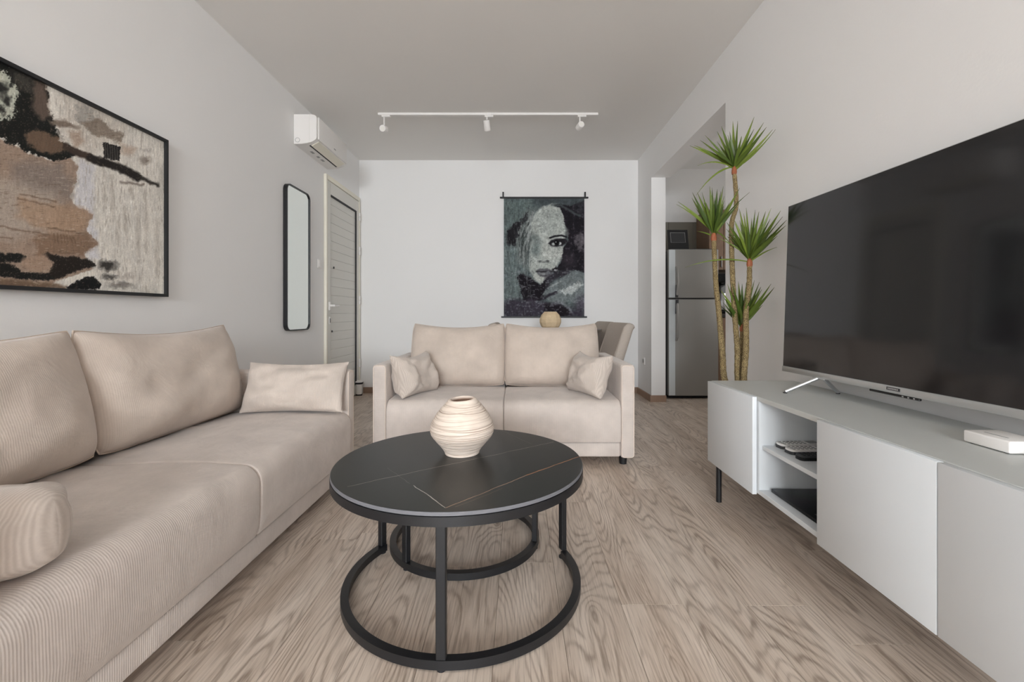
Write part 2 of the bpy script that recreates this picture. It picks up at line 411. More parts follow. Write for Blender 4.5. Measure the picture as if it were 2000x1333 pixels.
single('ceiling', join(geo_box(XL-.1, XR2, YF-.1, YB+.1, HC, HC+.1), geo_box(XR2, KX+.1, KY0-.1, KY1+.1, HC, HC+.1)), M['ceil'], 'plain matt off-white ceiling', 'ceiling', kind='structure')
single('wall_left', geo_box(XL-.1, XL, YF-.1, YB+.1, -.06, HC), M['wall'], 'pale painted wall behind the long sofa', 'wall', kind='structure')
single('wall_back', geo_box(XL, XR, YB, YB+.1, -.06, HC), M['wall'], 'pale painted end wall carrying the portrait hanging', 'wall', kind='structure')
single('wall_right', join(geo_box(XR, XR2, YF, OY0, -.008, HC), geo_box(XR, XR2, OY1, YB+.1, -.008, HC), geo_box(XR, XR2+.05, OY0, OY1, OZ, HC)), M['wall'],
       'pale painted wall behind the television with a wide opening to the kitchen', 'wall', kind='structure')
WX0, WX1, WZ0, WZ1 = -1.55, 1.13, .16, 2.36
single('wall_front', join(geo_box(XL-.1, WX0, YF-.1, YF, -.06, HC), geo_box(WX1, XR2, YF-.1, YF, -.06, HC),
       geo_box(WX0, WX1, YF-.1, YF, WZ1, HC), geo_box(WX0, WX1, YF-.1, YF, -.06, WZ0)), M['wall'], 'pale wall with the balcony window behind the camera', 'wall', kind='structure')
w2 = thing('kitchen_fill_frame', 'added white window frame around the unseen kitchen fill light', 'window', (KX-.02, 4.1, .95), kind='structure')  # frame added to go with the fill light; the wall has no opening
part('window_frame', join(geo_box(KX-.05, KX, 3.49, 3.55, .94, 2.16), geo_box(KX-.05, KX, 4.65, 4.71, .94, 2.16), geo_box(KX-.05, KX, 3.55, 4.65, .94, 1.0), geo_box(KX-.05, KX, 3.55, 4.65, 2.10, 2.16)), M['whiteplastic'], w2, world=True)
wn = thing('window_1', 'wide white-framed balcony window behind the camera', 'window', (-.21, YF-.05, WZ0), kind='structure')
part('window_frame', join(geo_box(WX0, WX1, YF-.08, YF-.02, WZ0, WZ0+.05), geo_box(WX0, WX1, YF-.08, YF-.02, WZ1-.05, WZ1),
     geo_box(WX0, WX0+.05, YF-.08, YF-.02, WZ0+.05, WZ1-.05), geo_box(WX1-.05, WX1, YF-.08, YF-.02, WZ0+.05, WZ1-.05)), M['whiteplastic'], wn, world=True)
part('mullion', geo_box(-.24, -.18, YF-.08, YF-.02, WZ0+.05, WZ1-.05), M['whiteplastic'], wn, world=True)
single('wall_kitchen_back', geo_box(XR2, KX+.1, KY1, KY1+.1, -.06, HC), M['wall'], 'kitchen wall behind the refrigerator', 'wall', kind='structure')
single('wall_kitchen_right', geo_box(KX, KX+.1, KY0-.1, KY1, -.06, HC), M['wall'], 'far side wall of the kitchen', 'wall', kind='structure')
single('wall_kitchen_near', geo_box(XR2, KX, KY0-.1, KY0, -.06, HC), M['wall'], 'near end wall of the kitchen', 'wall', kind='structure')
tl = thing('trim_1', 'grey tiled splashback on the kitchen wall', 'splashback', (2.4, KY1-.005, .9), kind='structure')
for i in range(6):
    for j in range(3):
        part('tile', geo_box(XR2+.005+i*.297, XR2+.30+i*.297, KY1-.01, KY1-.001, .9+j*.367, 1.265+j*.367, .0015, 1), M['tile'], tl, world=True)
BH, BT = .066, .014
single('baseboard_left', join(geo_box(XL, XL+BT, YF, 4.185, 0, BH)), M['skirt'], 'brown wood baseboard along the sofa wall', 'baseboard', kind='structure')
single('baseboard_back', geo_box(XL+.05, XR-BT, YB-BT, YB, 0, BH), M['skirt'], 'brown wood baseboard along the end wall', 'baseboard', kind='structure')
single('baseboard_right', join(geo_box(XR-BT, XR, YF, OY0, 0, BH), geo_box(XR-BT, XR, OY1-BT, YB, 0, BH), geo_box(XR, XR2+.004, OY1-BT, OY1, 0, BH)), M['skirt'],
       'brown wood baseboard along the television wall and its pier', 'baseboard', kind='structure')

# entrance door on the left wall -------------------------------------
D0, D1, DH = 4.19, 5.09, 2.20
dr = thing('door_1', 'white panelled entrance door with dark rubber seal beside the mirror', 'door', (XL+.02, (D0+D1)/2, 0), kind='structure')
part('door_frame', join(geo_box(XL, XL+.026, D0, D0+.028, 0, DH, .003), geo_box(XL, XL+.026, D1-.03, D1, 0, DH, .003), geo_box(XL, XL+.026, D0+.028, D1-.03, DH-.045, DH, .003)), M['cream_frame'], dr, world=True)
LY0, LY1 = D0+.032, D1-.035; S = .075; XD = XL-.014
part('door_leaf', geo_box(XL, XD+.02, LY0, LY1, .012, DH-.05), M['alu_white'], dr, world=True)
part('stile', geo_box(XD+.02, XD+.036, LY0, LY0+S, .012, DH-.05, .003), M['alu_white'], dr, world=True)
part('stile', geo_box(XD+.02, XD+.036, LY1-S, LY1, .012, DH-.05, .003), M['alu_white'], dr, world=True)
part('top_rail', geo_box(XD+.02, XD+.036, LY0+S, LY1-S, DH-.05-.12, DH-.05, .003), M['alu_white'], dr, world=True)
part('bottom_rail', geo_box(XD+.02, XD+.036, LY0+S, LY1-S, .012, .12, .003), M['alu_white'], dr, world=True)
z0, z1 = .12, DH-.17; n = 22; sh = (z1-z0)/n
sl = add_mesh('slat', geo_box(0, .006, -(LY1-LY0)/2+S+.002, (LY1-LY0)/2-S-.002, .0007, sh-.0007, .0018, 1), M['alu_white'])
for i in range(n):
    link('slat', sl, dr, Vector((XD+.02, (LY0+LY1)/2, z0+i*sh))-Vector(dr.location))
part('rubber_seal', join(geo_box(XD+.024, XD+.039, LY1-S-.016, LY1-S, .1, z1), geo_box(XD+.024, XD+.039, LY0+S, LY1-S-.016, z1-.016, z1)), M['rubber'], dr, world=True, label='black rubber seal')
hd = part('handle_plate', geo_box(XD+.036, XD+.046, LY0+.02, LY0+.06, .93, 1.01, .004), M['whiteplastic'], dr, world=True)
part('handle_lever', join(geo_cyl((XD+.046, LY0+.04, .975), (XD+.085, LY0+.04, .975), .011, 12), geo_box(XD+.075, XD+.092, LY0+.03, LY0+.15, .965, .985, .005)), M['whiteplastic'], hd, world=True)
kp = part('lock_plate', geo_box(XD+.036, XD+.042, LY0+.025, LY0+.06, .80, .87, .003), M['whiteplastic'], dr, world=True)
part('keyhole', geo_box(XD+.042, XD+.045, LY0+.036, LY0+.048, .815, .855, .002), M['blackmetal'], kp, world=True)
part('peephole', geo_cyl((XD+.026, LY0+.16, 1.345), (XD+.034, LY0+.16, 1.345), .011, 14), M['darkgrey'], dr, world=True)
part('lock_cylinder', geo_cyl((XD+.026, LY0+.12, .73), (XD+.034, LY0+.12, .73), .010, 14), M['darkgrey'], dr, world=True)
for z in (.35, 1.05, 1.60, 1.98):
    part('hinge', join(geo_cyl((XL+.030, D1-.032, z-.045), (XL+.030, D1-.032, z-.003), .010, 10), geo_cyl((XL+.030, D1-.032, z+.003), (XL+.030, D1-.032, z+.045), .010, 10)), M['whiteplastic'], dr, world=True)

sw = thing('light_switch', 'small white light switch on the wall between mirror and door', 'switch', (XL, 4.09, 1.31))
part('plate', geo_box(XL, XL+.010, 4.05, 4.13, 1.31, 1.39, .003), M['whiteplastic'], sw, world=True)
part('rocker', geo_box(XL+.010, XL+.015, 4.062, 4.118, 1.322, 1.378, .002), M['whiteplastic'], sw, world=True)
so = thing('power_socket', 'white power socket low on the pier beside the kitchen opening', 'socket', (XR, 4.88, .35))
part('plate', geo_box(XR-.010, XR, 4.84, 4.92, .35, .43, .003), M['whiteplastic'], so, world=True)
part('socket_face', geo_cyl((XR-.013, 4.88, .39), (XR-.010, 4.88, .39), .024, 18), M['greyplastic'], so, world=True)

# ================================================================== SOFAS
def geo_uv(g, ax): return [(p[ax[0]], p[ax[1]]) for p in g[0]]
def cushion_seat(x0, x1, yb, z0, zt, front=-.015, seed=0, slope=.012):
    """seat cushion: profile front-bottom -> front top -> back, swept along the width, ends rounded"""
    prof = [(.0, z0), (front*.7, z0+.03), (front, z0+.09), (front, zt-.075)]
    R = .062
    for k in range(1, 9):
        a = PI/2*k/8; prof.append((front+R*(1-math.cos(a)), zt-.075+.067*math.sin(a)))
    prof += [(.11, zt-.004), (.18, zt-.001), (.26, zt), (.36, zt-.001), (.46, zt-.005), (yb-.01, zt-.012), (yb, zt-.04), (yb, z0)]
    m = len(prof); cy = yb/2; cz = (z0+zt)/2
    n = 36; r = .011; V = []; UV = []; Fc = []
    arc = [0.0]
    for a, b in zip(prof[:-1], prof[1:]): arc.append(arc[-1]+math.hypot(b[0]-a[0], b[1]-a[1]))
    xs = [x0+r*(1-math.cos(PI/2*k/5)) for k in range(5)]+[x0+r+(x1-x0-2*r)*k/n for k in range(n+1)]+[x1-r*(1-math.cos(PI/2*k/5)) for k in range(4, -1, -1)]
    for xx in xs:
        d = min(xx-x0, x1-xx); ins = r-math.sqrt(max(0, r*r-max(0, r-d)**2))
        t = (xx-x0)/(x1-x0); crown = .007*math.sin(PI*t)
        for i, (y, z) in enumerate(prof):
            wv = (vnoise(np.array([xx*9.0]), np.array([y*7.0+z*5]), seed)[0]-.5)*.008
            yy = y+ins*(1 if y < .1 else 0)*.8 - (crown*.6 if y < .05 and z < zt-.1 and z > z0+.02 else 0)
            zz = z-(ins if z > zt-.13 else 0)+(crown if z > zt-.05 else 0)
            if 0 < i < m-2: yy += wv*.5; zz += wv*(1 if z > zt-.12 else 0)
            V.append((xx, yy, zz)); UV.append((xx, arc[i]))
    for s in range(len(xs)-1):
        for i in range(m-1): Fc.append((s*m+i, (s+1)*m+i, (s+1)*m+i+1, s*m+i+1))
    Fc.append(tuple(range(m))); Fc.append(tuple((len(xs)-1)*m+i for i in range(m-1, -1, -1)))
    return [V, Fc], UV
def pillow(w, h, t, side=.03, top=.04, bot=.0, seed=0, nu=30, nv=24, belly=.2, wr=.012, ears=.0, cr=.0):
    """soft pillow in x (width) / z (0..h), thickness in y (front is -y); returns body, uv, seam loop"""
    us = [-math.cos(PI*i/nu) for i in range(nu+1)]; us = [.5*a+.5*(-1+2*i/nu) for i, a in enumerate(us)]
    vs = [-math.cos(PI*i/nv) for i in range(nv+1)]; vs = [.5*a+.5*(-1+2*i/nv) for i, a in enumerate(vs)]
    def outline(u, v):
        xs = 1-side*2/w*(1-v*v)**1.0; x = w/2*u*(1-(1-xs)*abs(u)**1.5)
        zc = h/2
        pull = (top if v > 0 else bot)*(1-u*u)
        z = zc+h/2*v-(pull*abs(v)**1.5*(1 if v > 0 else -1))
        if ears and v > 0: z += ears*(abs(u)**10)*v**6
        x *= 1-cr*2/w*abs(v)**9*abs(u); z = zc+(z-zc)*(1-cr*2/h*abs(u)**9*abs(v))
        return x, z
    def th(u, v):
        b = max(0, (1-abs(u)**3.2)*(1-abs(v)**3.0))
        return t/2*b**.55*(1-belly*v)
    V = []; UV = []; idx = {}
    for side_ in (-1, 1):
        for j, v in enumerate(vs):
            for i, u in enumerate(us):
                edge = i in (0, nu) or j in (0, nv)
                if edge and side_ == 1: idx[(1, i, j)] = idx[(-1, i, j)]; continue
                x, z = outline(u, v); y = side_*th(u, v)
                nz = (vnoise(np.array([u*2.2+seed*3.1+side_]), np.array([v*2.0+seed]), seed)[0]-.5)*wr*2
                nz += (vnoise(np.array([u*6+seed]), np.array([v*5.0-seed]), seed+9)[0]-.5)*wr*.8
                if not edge: y += nz*(1-max(abs(u), abs(v))**6)
                idx[(side_, i, j)] = len(V); V.append((x, y, z)); UV.append((x, z))
    Fc = []
    for s in (-1, 1):
        for j in range(nv):
            for i in range(nu):
                q = (idx[(s, i, j)], idx[(s, i+1, j)], idx[(s, i+1, j+1)], idx[(s, i, j+1)])
                Fc.append(q if s < 0 else q[::-1])
    loop = [V[idx[(-1, i, 0)]] for i in range(nu)]+[V[idx[(-1, nu, j)]] for j in range(nv)]+[V[idx[(-1, i, nv)]] for i in range(nu, 0, -1)]+[V[idx[(-1, 0, j)]] for j in range(nv, 0, -1)]
    return [V, Fc], UV, loop
def place_pillow(parent, name, P, Mx, mat, pipe=True, uvs=1.0):
    g, uv, loop = P
    o = part(name, xf(g, Mx), mat, parent, uv=uv, sharp=80)
    if pipe: part('piping', geo_tube([Mx @ Vector(p) for p in loop], .0028, 6, closed=True), M['piping_back'], o)
    return o
def sofa(label, loc, rotz, Wd, D, cush_w, cush_h, group, yb=.43, cush_x=None, tilt=14, seed=0, czoff=0.0):
    T = .082; H = .600
    s = thing('sofa', label, 'sofa', loc, rotz, group)
    x0, x1 = -Wd/2+T, Wd/2-T
    g = geo_box(x0, x1, .012, D-.05, .055, .142, .012, 3); part('base', g, M['cord'], s, uv=geo_uv(g, (0, 2)))
    for sg in (-1, 1):
        a = -Wd/2 if sg < 0 else Wd/2-T
        g = geo_box(a, a+T, 0, D, .05, H, .018, 4)
        # a light waist: the outer face leans in a little towards the foot
        arm = part('armrest', g, M['cord'], s, uv=[(p[2]*.999+p[1]*.02, p[0]) for p in g[0]])
        ol = rrect(a+.006, a+T-.006, .056, H-.006, .018, 4)
        part('piping', geo_tube([(p[0], .004, p[1]) for p in ol], .003, 6, closed=True), M['piping'], arm)
    g = geo_box(x0+.001, x1-.001, D-.20, D, .05, H-.004, .025, 3); part('back_frame', g, M['cord'], s, uv=geo_uv(g, (0, 2)))
    mid = 0.0
    for a, b in ((x0+.001, mid-.0005), (mid+.0005, x1-.001)):
        g, uv = cushion_seat(a, b, D-.205, .146, .395, seed=seed+int(a*10)); part('seat_cushion', g, M['cord'], s, uv=uv, sharp=70)
    cx = cush_x or (-cush_w/2-.002, cush_w/2+.002)
    for i, c in enumerate(cx):
        P = pillow(cush_w, cush_h, .215, side=-.006, top=.034, bot=.0, seed=seed+3+i, belly=.22, wr=.016, ears=.006, cr=.010)
        Mx = Matrix.Translation((c, yb+.105, .398+czoff)) @ Matrix.Rotation(math.radians(-tilt), 4, 'X')
        place_pillow(s, 'back_cushion', P, Mx, M['cord_back'])
    for a in (-1, 1):
        for y in (.07, D-.07):
            part('leg', geo_cyl((a*(Wd/2-.055), y, 0), (a*(Wd/2-.055), y, .052), .021, 16, .026), M['blackwood'], s)
    return s
GS = 'beige corduroy sofas'
sofa('beige corduroy two-seat sofa facing the camera behind the coffee table', (-.079, 2.65, 0), 0, 1.54, .86, .655, .445, GS, yb=.40, cush_x=(-.337, .322), seed=2)
sofa('long beige corduroy sofa along the left wall under the abstract painting', (-.885, 1.54, 0), PI/2, 1.84, .885, .83, .455, GS, yb=.47, cush_x=(-.385, .448), seed=5, tilt=12)

def throw(label, base, rotz, tilt, w, h, t, seed, roll=0, **kw):
    o = thing('throw_pillow', label, 'pillow', base, rotz, 'corduroy throw pillows')
    P = pillow(w, h, t, side=kw.pop('side', .012), top=kw.pop('top', .016), bot=.010, seed=seed, belly=.12, wr=.026, **kw)
    Mx = Matrix.Rotation(math.radians(-tilt), 4, 'X') @ Matrix.Rotation(math.radians(roll), 4, 'Y')
    place_pillow(o, 'pillow_cover', P, Mx, M['cord_pillow'], pipe=False)
    return o
throw('rectangular corduroy pillow leaning on the far arm of the long left sofa', (-1.135, 2.27, .402), 0.03, 22, .51, .265, .13, 11)
throw('crumpled corduroy pillow at the near end of the long left sofa', (-1.135, .88, .39), PI+.06, 4, .46, .18, .22, 12, cr=.02, side=-.005)
throw('corduroy pillow against the left arm of the two-seat sofa', (-.600, 2.82, .398), math.radians(66), 20, .37, .27, .17, 13, side=.02, top=.03)
throw('corduroy pillow against the right arm of the two-seat sofa', (.410, 2.81, .398), math.radians(-66), 20, .37, .27, .17, 14, side=.02, top=.03)

# ================================================================== COFFEE TABLES
TX, TY, TZ, TR = -.190, 1.52, .41, .407
def plane_pt(px, py, z): Y = F*(EYE-z)/(py-CY); return ((px-CX)/F*Y, Y)
def mat_stone():
    m, nt, p = new_mat('black_veined_stone'); L = nt.links.new
    tc = nd(nt, 'ShaderNodeTexCoord')
    nz = nd(nt, 'ShaderNodeTexNoise', i_Scale=14.0, i_Detail=3.0); L(tc.outputs['Object'], nz.inputs[0])
    sub = nd(nt, 'ShaderNodeVectorMath', operation='SUBTRACT'); L(nz.outputs['Color'], sub.inputs[0]); sub.inputs[1].default_value = (.5, .5, .5)
    sc = nd(nt, 'ShaderNodeVectorMath', operation='SCALE'); L(sub.outputs[0], sc.inputs[0]); sc.inputs['Scale'].default_value = .014
    ad = nd(nt, 'ShaderNodeVectorMath', operation='ADD'); L(tc.outputs['Object'], ad.inputs[0]); L(sc.outputs[0], ad.inputs[1])
    sp = nd(nt, 'ShaderNodeSeparateXYZ'); L(ad.outputs[0], sp.inputs[0])
    cl = nd(nt, 'ShaderNodeTexNoise', i_Scale=5.0, i_Detail=6.0); L(tc.outputs['Object'], cl.inputs[0])
    col = mixc(nt, cl.outputs[0], lin((20, 23, 22)), lin((34, 37, 35)))
    br = nd(nt, 'ShaderNodeTexNoise', i_Scale=22.0, i_Detail=2.0); L(tc.outputs['Object'], br.inputs[0])
    veins = [((679, 951), (1082, 864), .0016, (190, 182, 172), .75), ((872, 993), (1029, 929), .0019, (196, 160, 132), .9), ((1029, 929), (1139, 890), .0030, (176, 120, 76), .95),
             ((808, 949), (870, 993), .0017, (205, 200, 194), .8), ((890, 992), (982, 955), .0011, (150, 124, 104), .5), ((981, 842), (1038, 868), .0011, (140, 134, 126), .5),
             ((755, 915), (800, 945), .0011, (150, 146, 140), .35)]
    for a, b, w, c, op in veins:
        ax, ay = plane_pt(*a, TZ); bx, by = plane_pt(*b, TZ); ax -= TX; bx -= TX; ay -= TY; by -= TY
        ln = math.hypot(bx-ax, by-ay); dx, dy = (bx-ax)/ln, (by-ay)/ln
        rx = mth(nt, 'SUBTRACT', sp.outputs[0], ax); ry = mth(nt, 'SUBTRACT', sp.outputs[1], ay)
        t = mth(nt, 'ADD', mth(nt, 'MULTIPLY', rx, dx), mth(nt, 'MULTIPLY', ry, dy))
        tcl = mth(nt, 'MINIMUM', mth(nt, 'MAXIMUM', t, 0.0), ln)
        s = mth(nt, 'ADD', mth(nt, 'MULTIPLY', rx, -dy), mth(nt, 'MULTIPLY', ry, dx))
        e = mth(nt, 'SUBTRACT', t, tcl)
        d = mth(nt, 'SQRT', mth(nt, 'ADD', mth(nt, 'MULTIPLY', s, s), mth(nt, 'MULTIPLY', e, e)))
        k = mth(nt, 'SUBTRACT', 1.0, mth(nt, 'DIVIDE', d, w), clamp=True)
        k = mth(nt, 'MULTIPLY', k, mth(nt, 'MULTIPLY_ADD', br.outputs[0], op*1.2, op*.4), clamp=True)
        col = mixc(nt, k, col, lin(c))
    L(col, p.inputs['Base Color']); p.inputs['Roughness'].default_value = 0.34; p.inputs['Specular IOR Level'].default_value = 0.36
    return m
M['stone'] = mat_stone()
M['stone_edge'] = simple('ground_stone_edge', (106, 107, 112), 0.5, noise=0.08, nscale=60)
def ring_sec(r, z0, z1, t): return [(r-t, z0), (r, z0), (r, z1), (r-t, z1)]
def leg_geo(cx, cy, R, ang, z0, z1, t, wd):
    g = geo_box(R-t, R, -wd/2, wd/2, z0, z1, .002, 1)
    return xf(g, Matrix.Translation((cx, cy, 0)) @ Matrix.Rotation(ang, 4, 'Z'))
ct = thing('coffee_table', 'large round coffee table with black veined stone top and open black frame', 'coffee table', (TX, TY, 0), group='nesting coffee tables')
top = part('table_top', geo_lathe([(.0001, TZ-.011), (TR-.004, TZ-.011), (TR-.001, TZ-.009), (TR-.001, TZ-.002), (TR-.0025, TZ)], 128), M['stone_edge'], ct, label='stone slab with a pale ground edge')
part('top_face', geo_lathe([(.0001, TZ-.002), (TR-.0025, TZ-.002), (TR-.0026, TZ+.0004), (.0001, TZ+.0004)], 128, close=False), M['stone'], top, label='black stone face with white and amber veins')
part('rim', geo_lathe(ring_sec(TR, TZ-.036, TZ-.0112, .022), 128, close=True), M['blackmetal'], ct)
RB = .388; BT_ = .024
bx, by = .012, 0.0
a_r, a_l = math.radians(22), math.radians(149)
part('base_ring', geo_lathe(ring_sec(RB, .006, .030, BT_), 110, (bx, by, 0), a_l, 2*PI+a_r, close=True), M['blackmetal'], ct)
for a in (a_r+.03, a_l-.03+.06, math.radians(268)):
    lg = part('leg', leg_geo(bx, by, RB, a, .030, TZ-.036, .020, .026), M['blackmetal'], ct)
    part('foot_pad', geo_cyl((bx+(RB-.012)*math.cos(a), by+(RB-.012)*math.sin(a), 0), (bx+(RB-.012)*math.cos(a), by+(RB-.012)*math.sin(a), .006), .012, 14), M['rubber'], lg)
    part('bracket', xf(geo_box(RB-.045, RB-.003, -.055, .055, TZ-.041, TZ-.036), Matrix.Translation((bx, by, 0)) @ Matrix.Rotation(a, 4, 'Z')), M['blackmetal'], lg)
    for s in (-1, 1):
        q = Matrix.Translation((bx, by, 0)) @ Matrix.Rotation(a, 4, 'Z') @ Vector((RB-.014, s*.04, 0))
        part('bolt', geo_cyl((q.x, q.y, TZ-.046), (q.x, q.y, TZ-.041), .006, 10), M['silver'], lg)
SX, SY, SR, SZ = -.205, 1.805, .292, .335
st = thing('side_table', 'smaller round black table nested beneath the large coffee table', 'coffee table', (SX, SY, 0), group='nesting coffee tables')
part('table_top', geo_lathe([(.0001, SZ-.011), (SR+.004, SZ-.011), (SR+.005, SZ-.009), (SR+.005, SZ-.001), (SR+.004, SZ), (.0001, SZ)], 96), M['stone_edge'], st)
part('top_face', geo_lathe([(.0001, SZ), (SR+.004, SZ), (SR+.0035, SZ+.0006), (.0001, SZ+.0006)], 96), M['stone'], st)
part('rim', geo_lathe(ring_sec(SR+.006, SZ-.034, SZ-.0112, .022), 96, close=True), M['blackmetal'], st)
part('base_ring', geo_lathe(ring_sec(SR, .006, .030, BT_), 96, close=True), M['blackmetal'], st)
for a in (math.radians(229), math.radians(-14), math.radians(107)):
    lg = part('leg', leg_geo(0, 0, SR, a, .030, SZ-.034, .020, .026), M['blackmetal'], st)
    part('foot_pad', geo_cyl(((SR-.012)*math.cos(a), (SR-.012)*math.sin(a), 0), ((SR-.012)*math.cos(a), (SR-.012)*math.sin(a), .006), .012, 14), M['rubber'], lg)

# vases --------------------------------------------------------------
def mat_vase():
    m, nt, p = new_mat('ridged_bisque_clay'); L = nt.links.new
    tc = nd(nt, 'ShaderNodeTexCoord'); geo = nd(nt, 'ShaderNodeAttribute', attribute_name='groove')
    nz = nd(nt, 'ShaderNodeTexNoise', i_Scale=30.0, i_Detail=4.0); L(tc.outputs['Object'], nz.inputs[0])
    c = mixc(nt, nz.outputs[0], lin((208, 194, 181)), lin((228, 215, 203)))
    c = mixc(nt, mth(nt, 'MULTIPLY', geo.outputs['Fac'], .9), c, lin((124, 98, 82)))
    L(c, p.inputs['Base Color']); p.inputs['Roughness'].default_value = .9; p.inputs['Specular IOR Level'].default_value = .15
    return m
M['vase'] = mat_vase()
def vase_profile(z, H):
    t = z/H
    pts = [(0, .0575), (.07, .063), (.155, .075), (.26, .093), (.36, .1085), (.466, .1130), (.57, .1095), (.725, .0925), (.88, .068), (1.0, .0435)]
    for (a, ra), (b, rb) in zip(pts[:-1], pts[1:]):
        if t <= b:
            u = (t-a)/(b-a); return ra+(rb-ra)*u
    return pts[-1][1]
VH = .190; VX, VY = -.193, 1.590
def vase_geo():
    nz_, na = 230, 120; V = []; G = []; Fc = []
    rs = [vase_profile(VH*i/nz_, VH) for i in range(nz_+1)]
    sm = [np.mean(rs[max(0, i-9):i+10]) for i in range(nz_+1)]; sm[0] = rs[0]; sm[-1] = rs[-1]
    r_ = np.random.RandomState(4)
    gro = []
    for k in range(34):
        gro.append((.010+k*(VH-.014)/34+r_.uniform(-.002, .002), r_.uniform(-.010, .010), r_.uniform(0, 2*PI), r_.uniform(.5, 1.0), r_.uniform(0, 2*PI)))
    for i in range(nz_+1):
        z = VH*i/nz_
        for k in range(na):
            a = 2*PI*k/na; tilt = (.0025*math.cos(a)+.002*math.sin(a))*(z/VH)**2
            g = 0
            for (zg, am, ph, dp, p2) in gro:
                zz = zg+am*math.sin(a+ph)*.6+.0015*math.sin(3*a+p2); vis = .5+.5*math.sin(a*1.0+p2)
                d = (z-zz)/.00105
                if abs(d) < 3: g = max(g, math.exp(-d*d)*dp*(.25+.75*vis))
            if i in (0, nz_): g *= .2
            r = sm[i]-.0026*g+.0012*math.sin(a*2+z*40)
            V.append((r*math.cos(a), r*math.sin(a), z+tilt)); G.append(g)
    for i in range(nz_):
        for k in range(na):
            l = (k+1) % na; Fc.append((i*na+k, i*na+l, (i+1)*na+l, (i+1)*na+k))
    # lip and inside wall
    base = nz_*na; prev = base
    for dr_, dz in ((-.002, .0012), (-.0042, .0), (-.004, -.012), (.015, -.05)):
        st_ = len(V)
        for k in range(na):
            a = 2*PI*k/na; tilt = .0025*math.cos(a)+.002*math.sin(a); r = max(.01, sm[-1]+dr_)
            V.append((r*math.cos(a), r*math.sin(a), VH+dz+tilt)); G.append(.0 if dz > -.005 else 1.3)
        for k in range(na):
            l = (k+1) % na; Fc.append((prev+k, prev+l, st_+l, st_+k))
        prev = st_
    Fc.append(tuple(prev+k for k in range(na))); Fc.append(tuple(range(na-1, -1, -1)))
    return [V, Fc], G
g, G = vase_geo(); me = add_mesh('vase', g, M['vase'], sharp=80)
at = me.attributes.new('groove', 'FLOAT', 'POINT'); at.data.foreach_set('value', np.array(G, dtype=np.float32))
vo = link('ridged_vase', me, None, (VX, VY, TZ+.0006)); tag(vo, 'round cream clay vase with carved ridges on the black coffee table', 'vase')

# ================================================================== TV UNIT
SXF, SXB, SY0, SY1, SZB, SZT = .93, XR-.022, .60, 2.21, .185, .573
tvs = thing('tv_stand', 'long low white lacquer television cabinet on thin black legs', 'tv stand', ((SXF+SXB)/2, (SY0+SY1)/2, 0))
cf = SXF+.019; th = .018; dY = (1.787, 1.405, 1.003)
part('top_panel', geo_box(cf, SXB, SY0, SY1, SZT-th, SZT, .001, 1), M['white_shaded'], tvs, world=True)
part('bottom_panel', geo_box(cf, SXB, SY0, SY1, SZB+.005, SZB+.005+th, .001, 1), M['white'], tvs, world=True)
part('back_panel', geo_box(SXB-.008, SXB, SY0+th, SY1-th, SZB+.023, SZT-th), M['white'], tvs, world=True)
for a, b in ((SY0, SY0+th), (SY1-th, SY1)):
    part('side_panel', geo_box(cf, SXB, a, b, SZB+.023, SZT-th), M['white'], tvs, world=True)
for y in (1.787-.012, 1.405-.004, 1.003-.009):
    part('divider', geo_box(cf, SXB-.008, y, y+.016, SZB+.023, SZT-th), M['white'], tvs, world=True)
part('shelf', geo_box(cf+.012, SXB-.008, 1.417, 1.775, .367, .383, .001, 1), M['white'], tvs, world=True)
for a, b in ((1.789, SY1), (1.0045, 1.405), (SY0, 1.0015)):
    part('door', geo_box(SXF, SXF+.018, a, b, SZB, SZT-.002, .0015, 2), M['white'], tvs, world=True)
for y in (SY1-.045, SY0+.045):
    for x in (SXF+.035, SXB-.05):
        part('leg', geo_cyl((x, y, 0), (x, y, SZB+.005), .0125, 16), M['blackmetal'], tvs, world=True)

def remote(label, x, y, rz, L, wd, hgt, m1, m2, m3):
    o = thing('remote_control', label, 'remote', (x, y, .383), rz, 'remote controls on the cabinet shelf')
    P = rrect(0, L, -wd/2, wd/2, wd*.3, 5)
    part('case', geo_prism(P, 0, hgt*.6, 'z'), m2, o)
    part('face', geo_prism(rrect(.002, L-.002, -wd/2+.002, wd/2-.002, wd*.28, 5), hgt*.6, hgt, 'z'), m1, o)
    part('display', geo_box(L*.72, L*.95, -wd*.33, wd*.33, hgt, hgt+.0008), m3, o)
    bt = add_mesh('button', geo_box(-.0045, .0045, -.0035, .0035, 0, .002, .0008, 1), M['greyplastic'] if m1 is not M['darkgrey'] else M['rubber'])
    for i in range(6):
        for j in range(3): link('button', bt, o, (L*.10+i*L*.10, (j-1)*wd*.28, hgt))
remote('white remote control lying deepest on the cabinet shelf', 1.005, 1.742, .10, .165, .050, .018, M['whiteplastic'], M['darkgrey'], M['greyplastic'])
remote('white remote control in the middle between white and black remotes', 1.000, 1.676, .06, .165, .052, .018, M['whiteplastic'], M['darkgrey'], M['greyplastic'])
remote('black remote control nearest the front of the shelf', .995, 1.605, .05, .155, .045, .018, M['darkgrey'], M['blackgloss'], M['blackgloss'])
bxo = thing('media_box', 'flat glossy black box lying in the bottom of the open cabinet bay', 'media box', (1.14, 1.585, SZB+.023))
part('case', geo_box(.985, 1.285, 1.425, 1.755, SZB+.023, SZB+.036, .002), M['boxblack'], bxo, world=True)
part('front_slot', geo_box(1.005, 1.015, 1.46, 1.53, SZB+.036, SZB+.0375), M['darkgrey'], bxo, world=True)

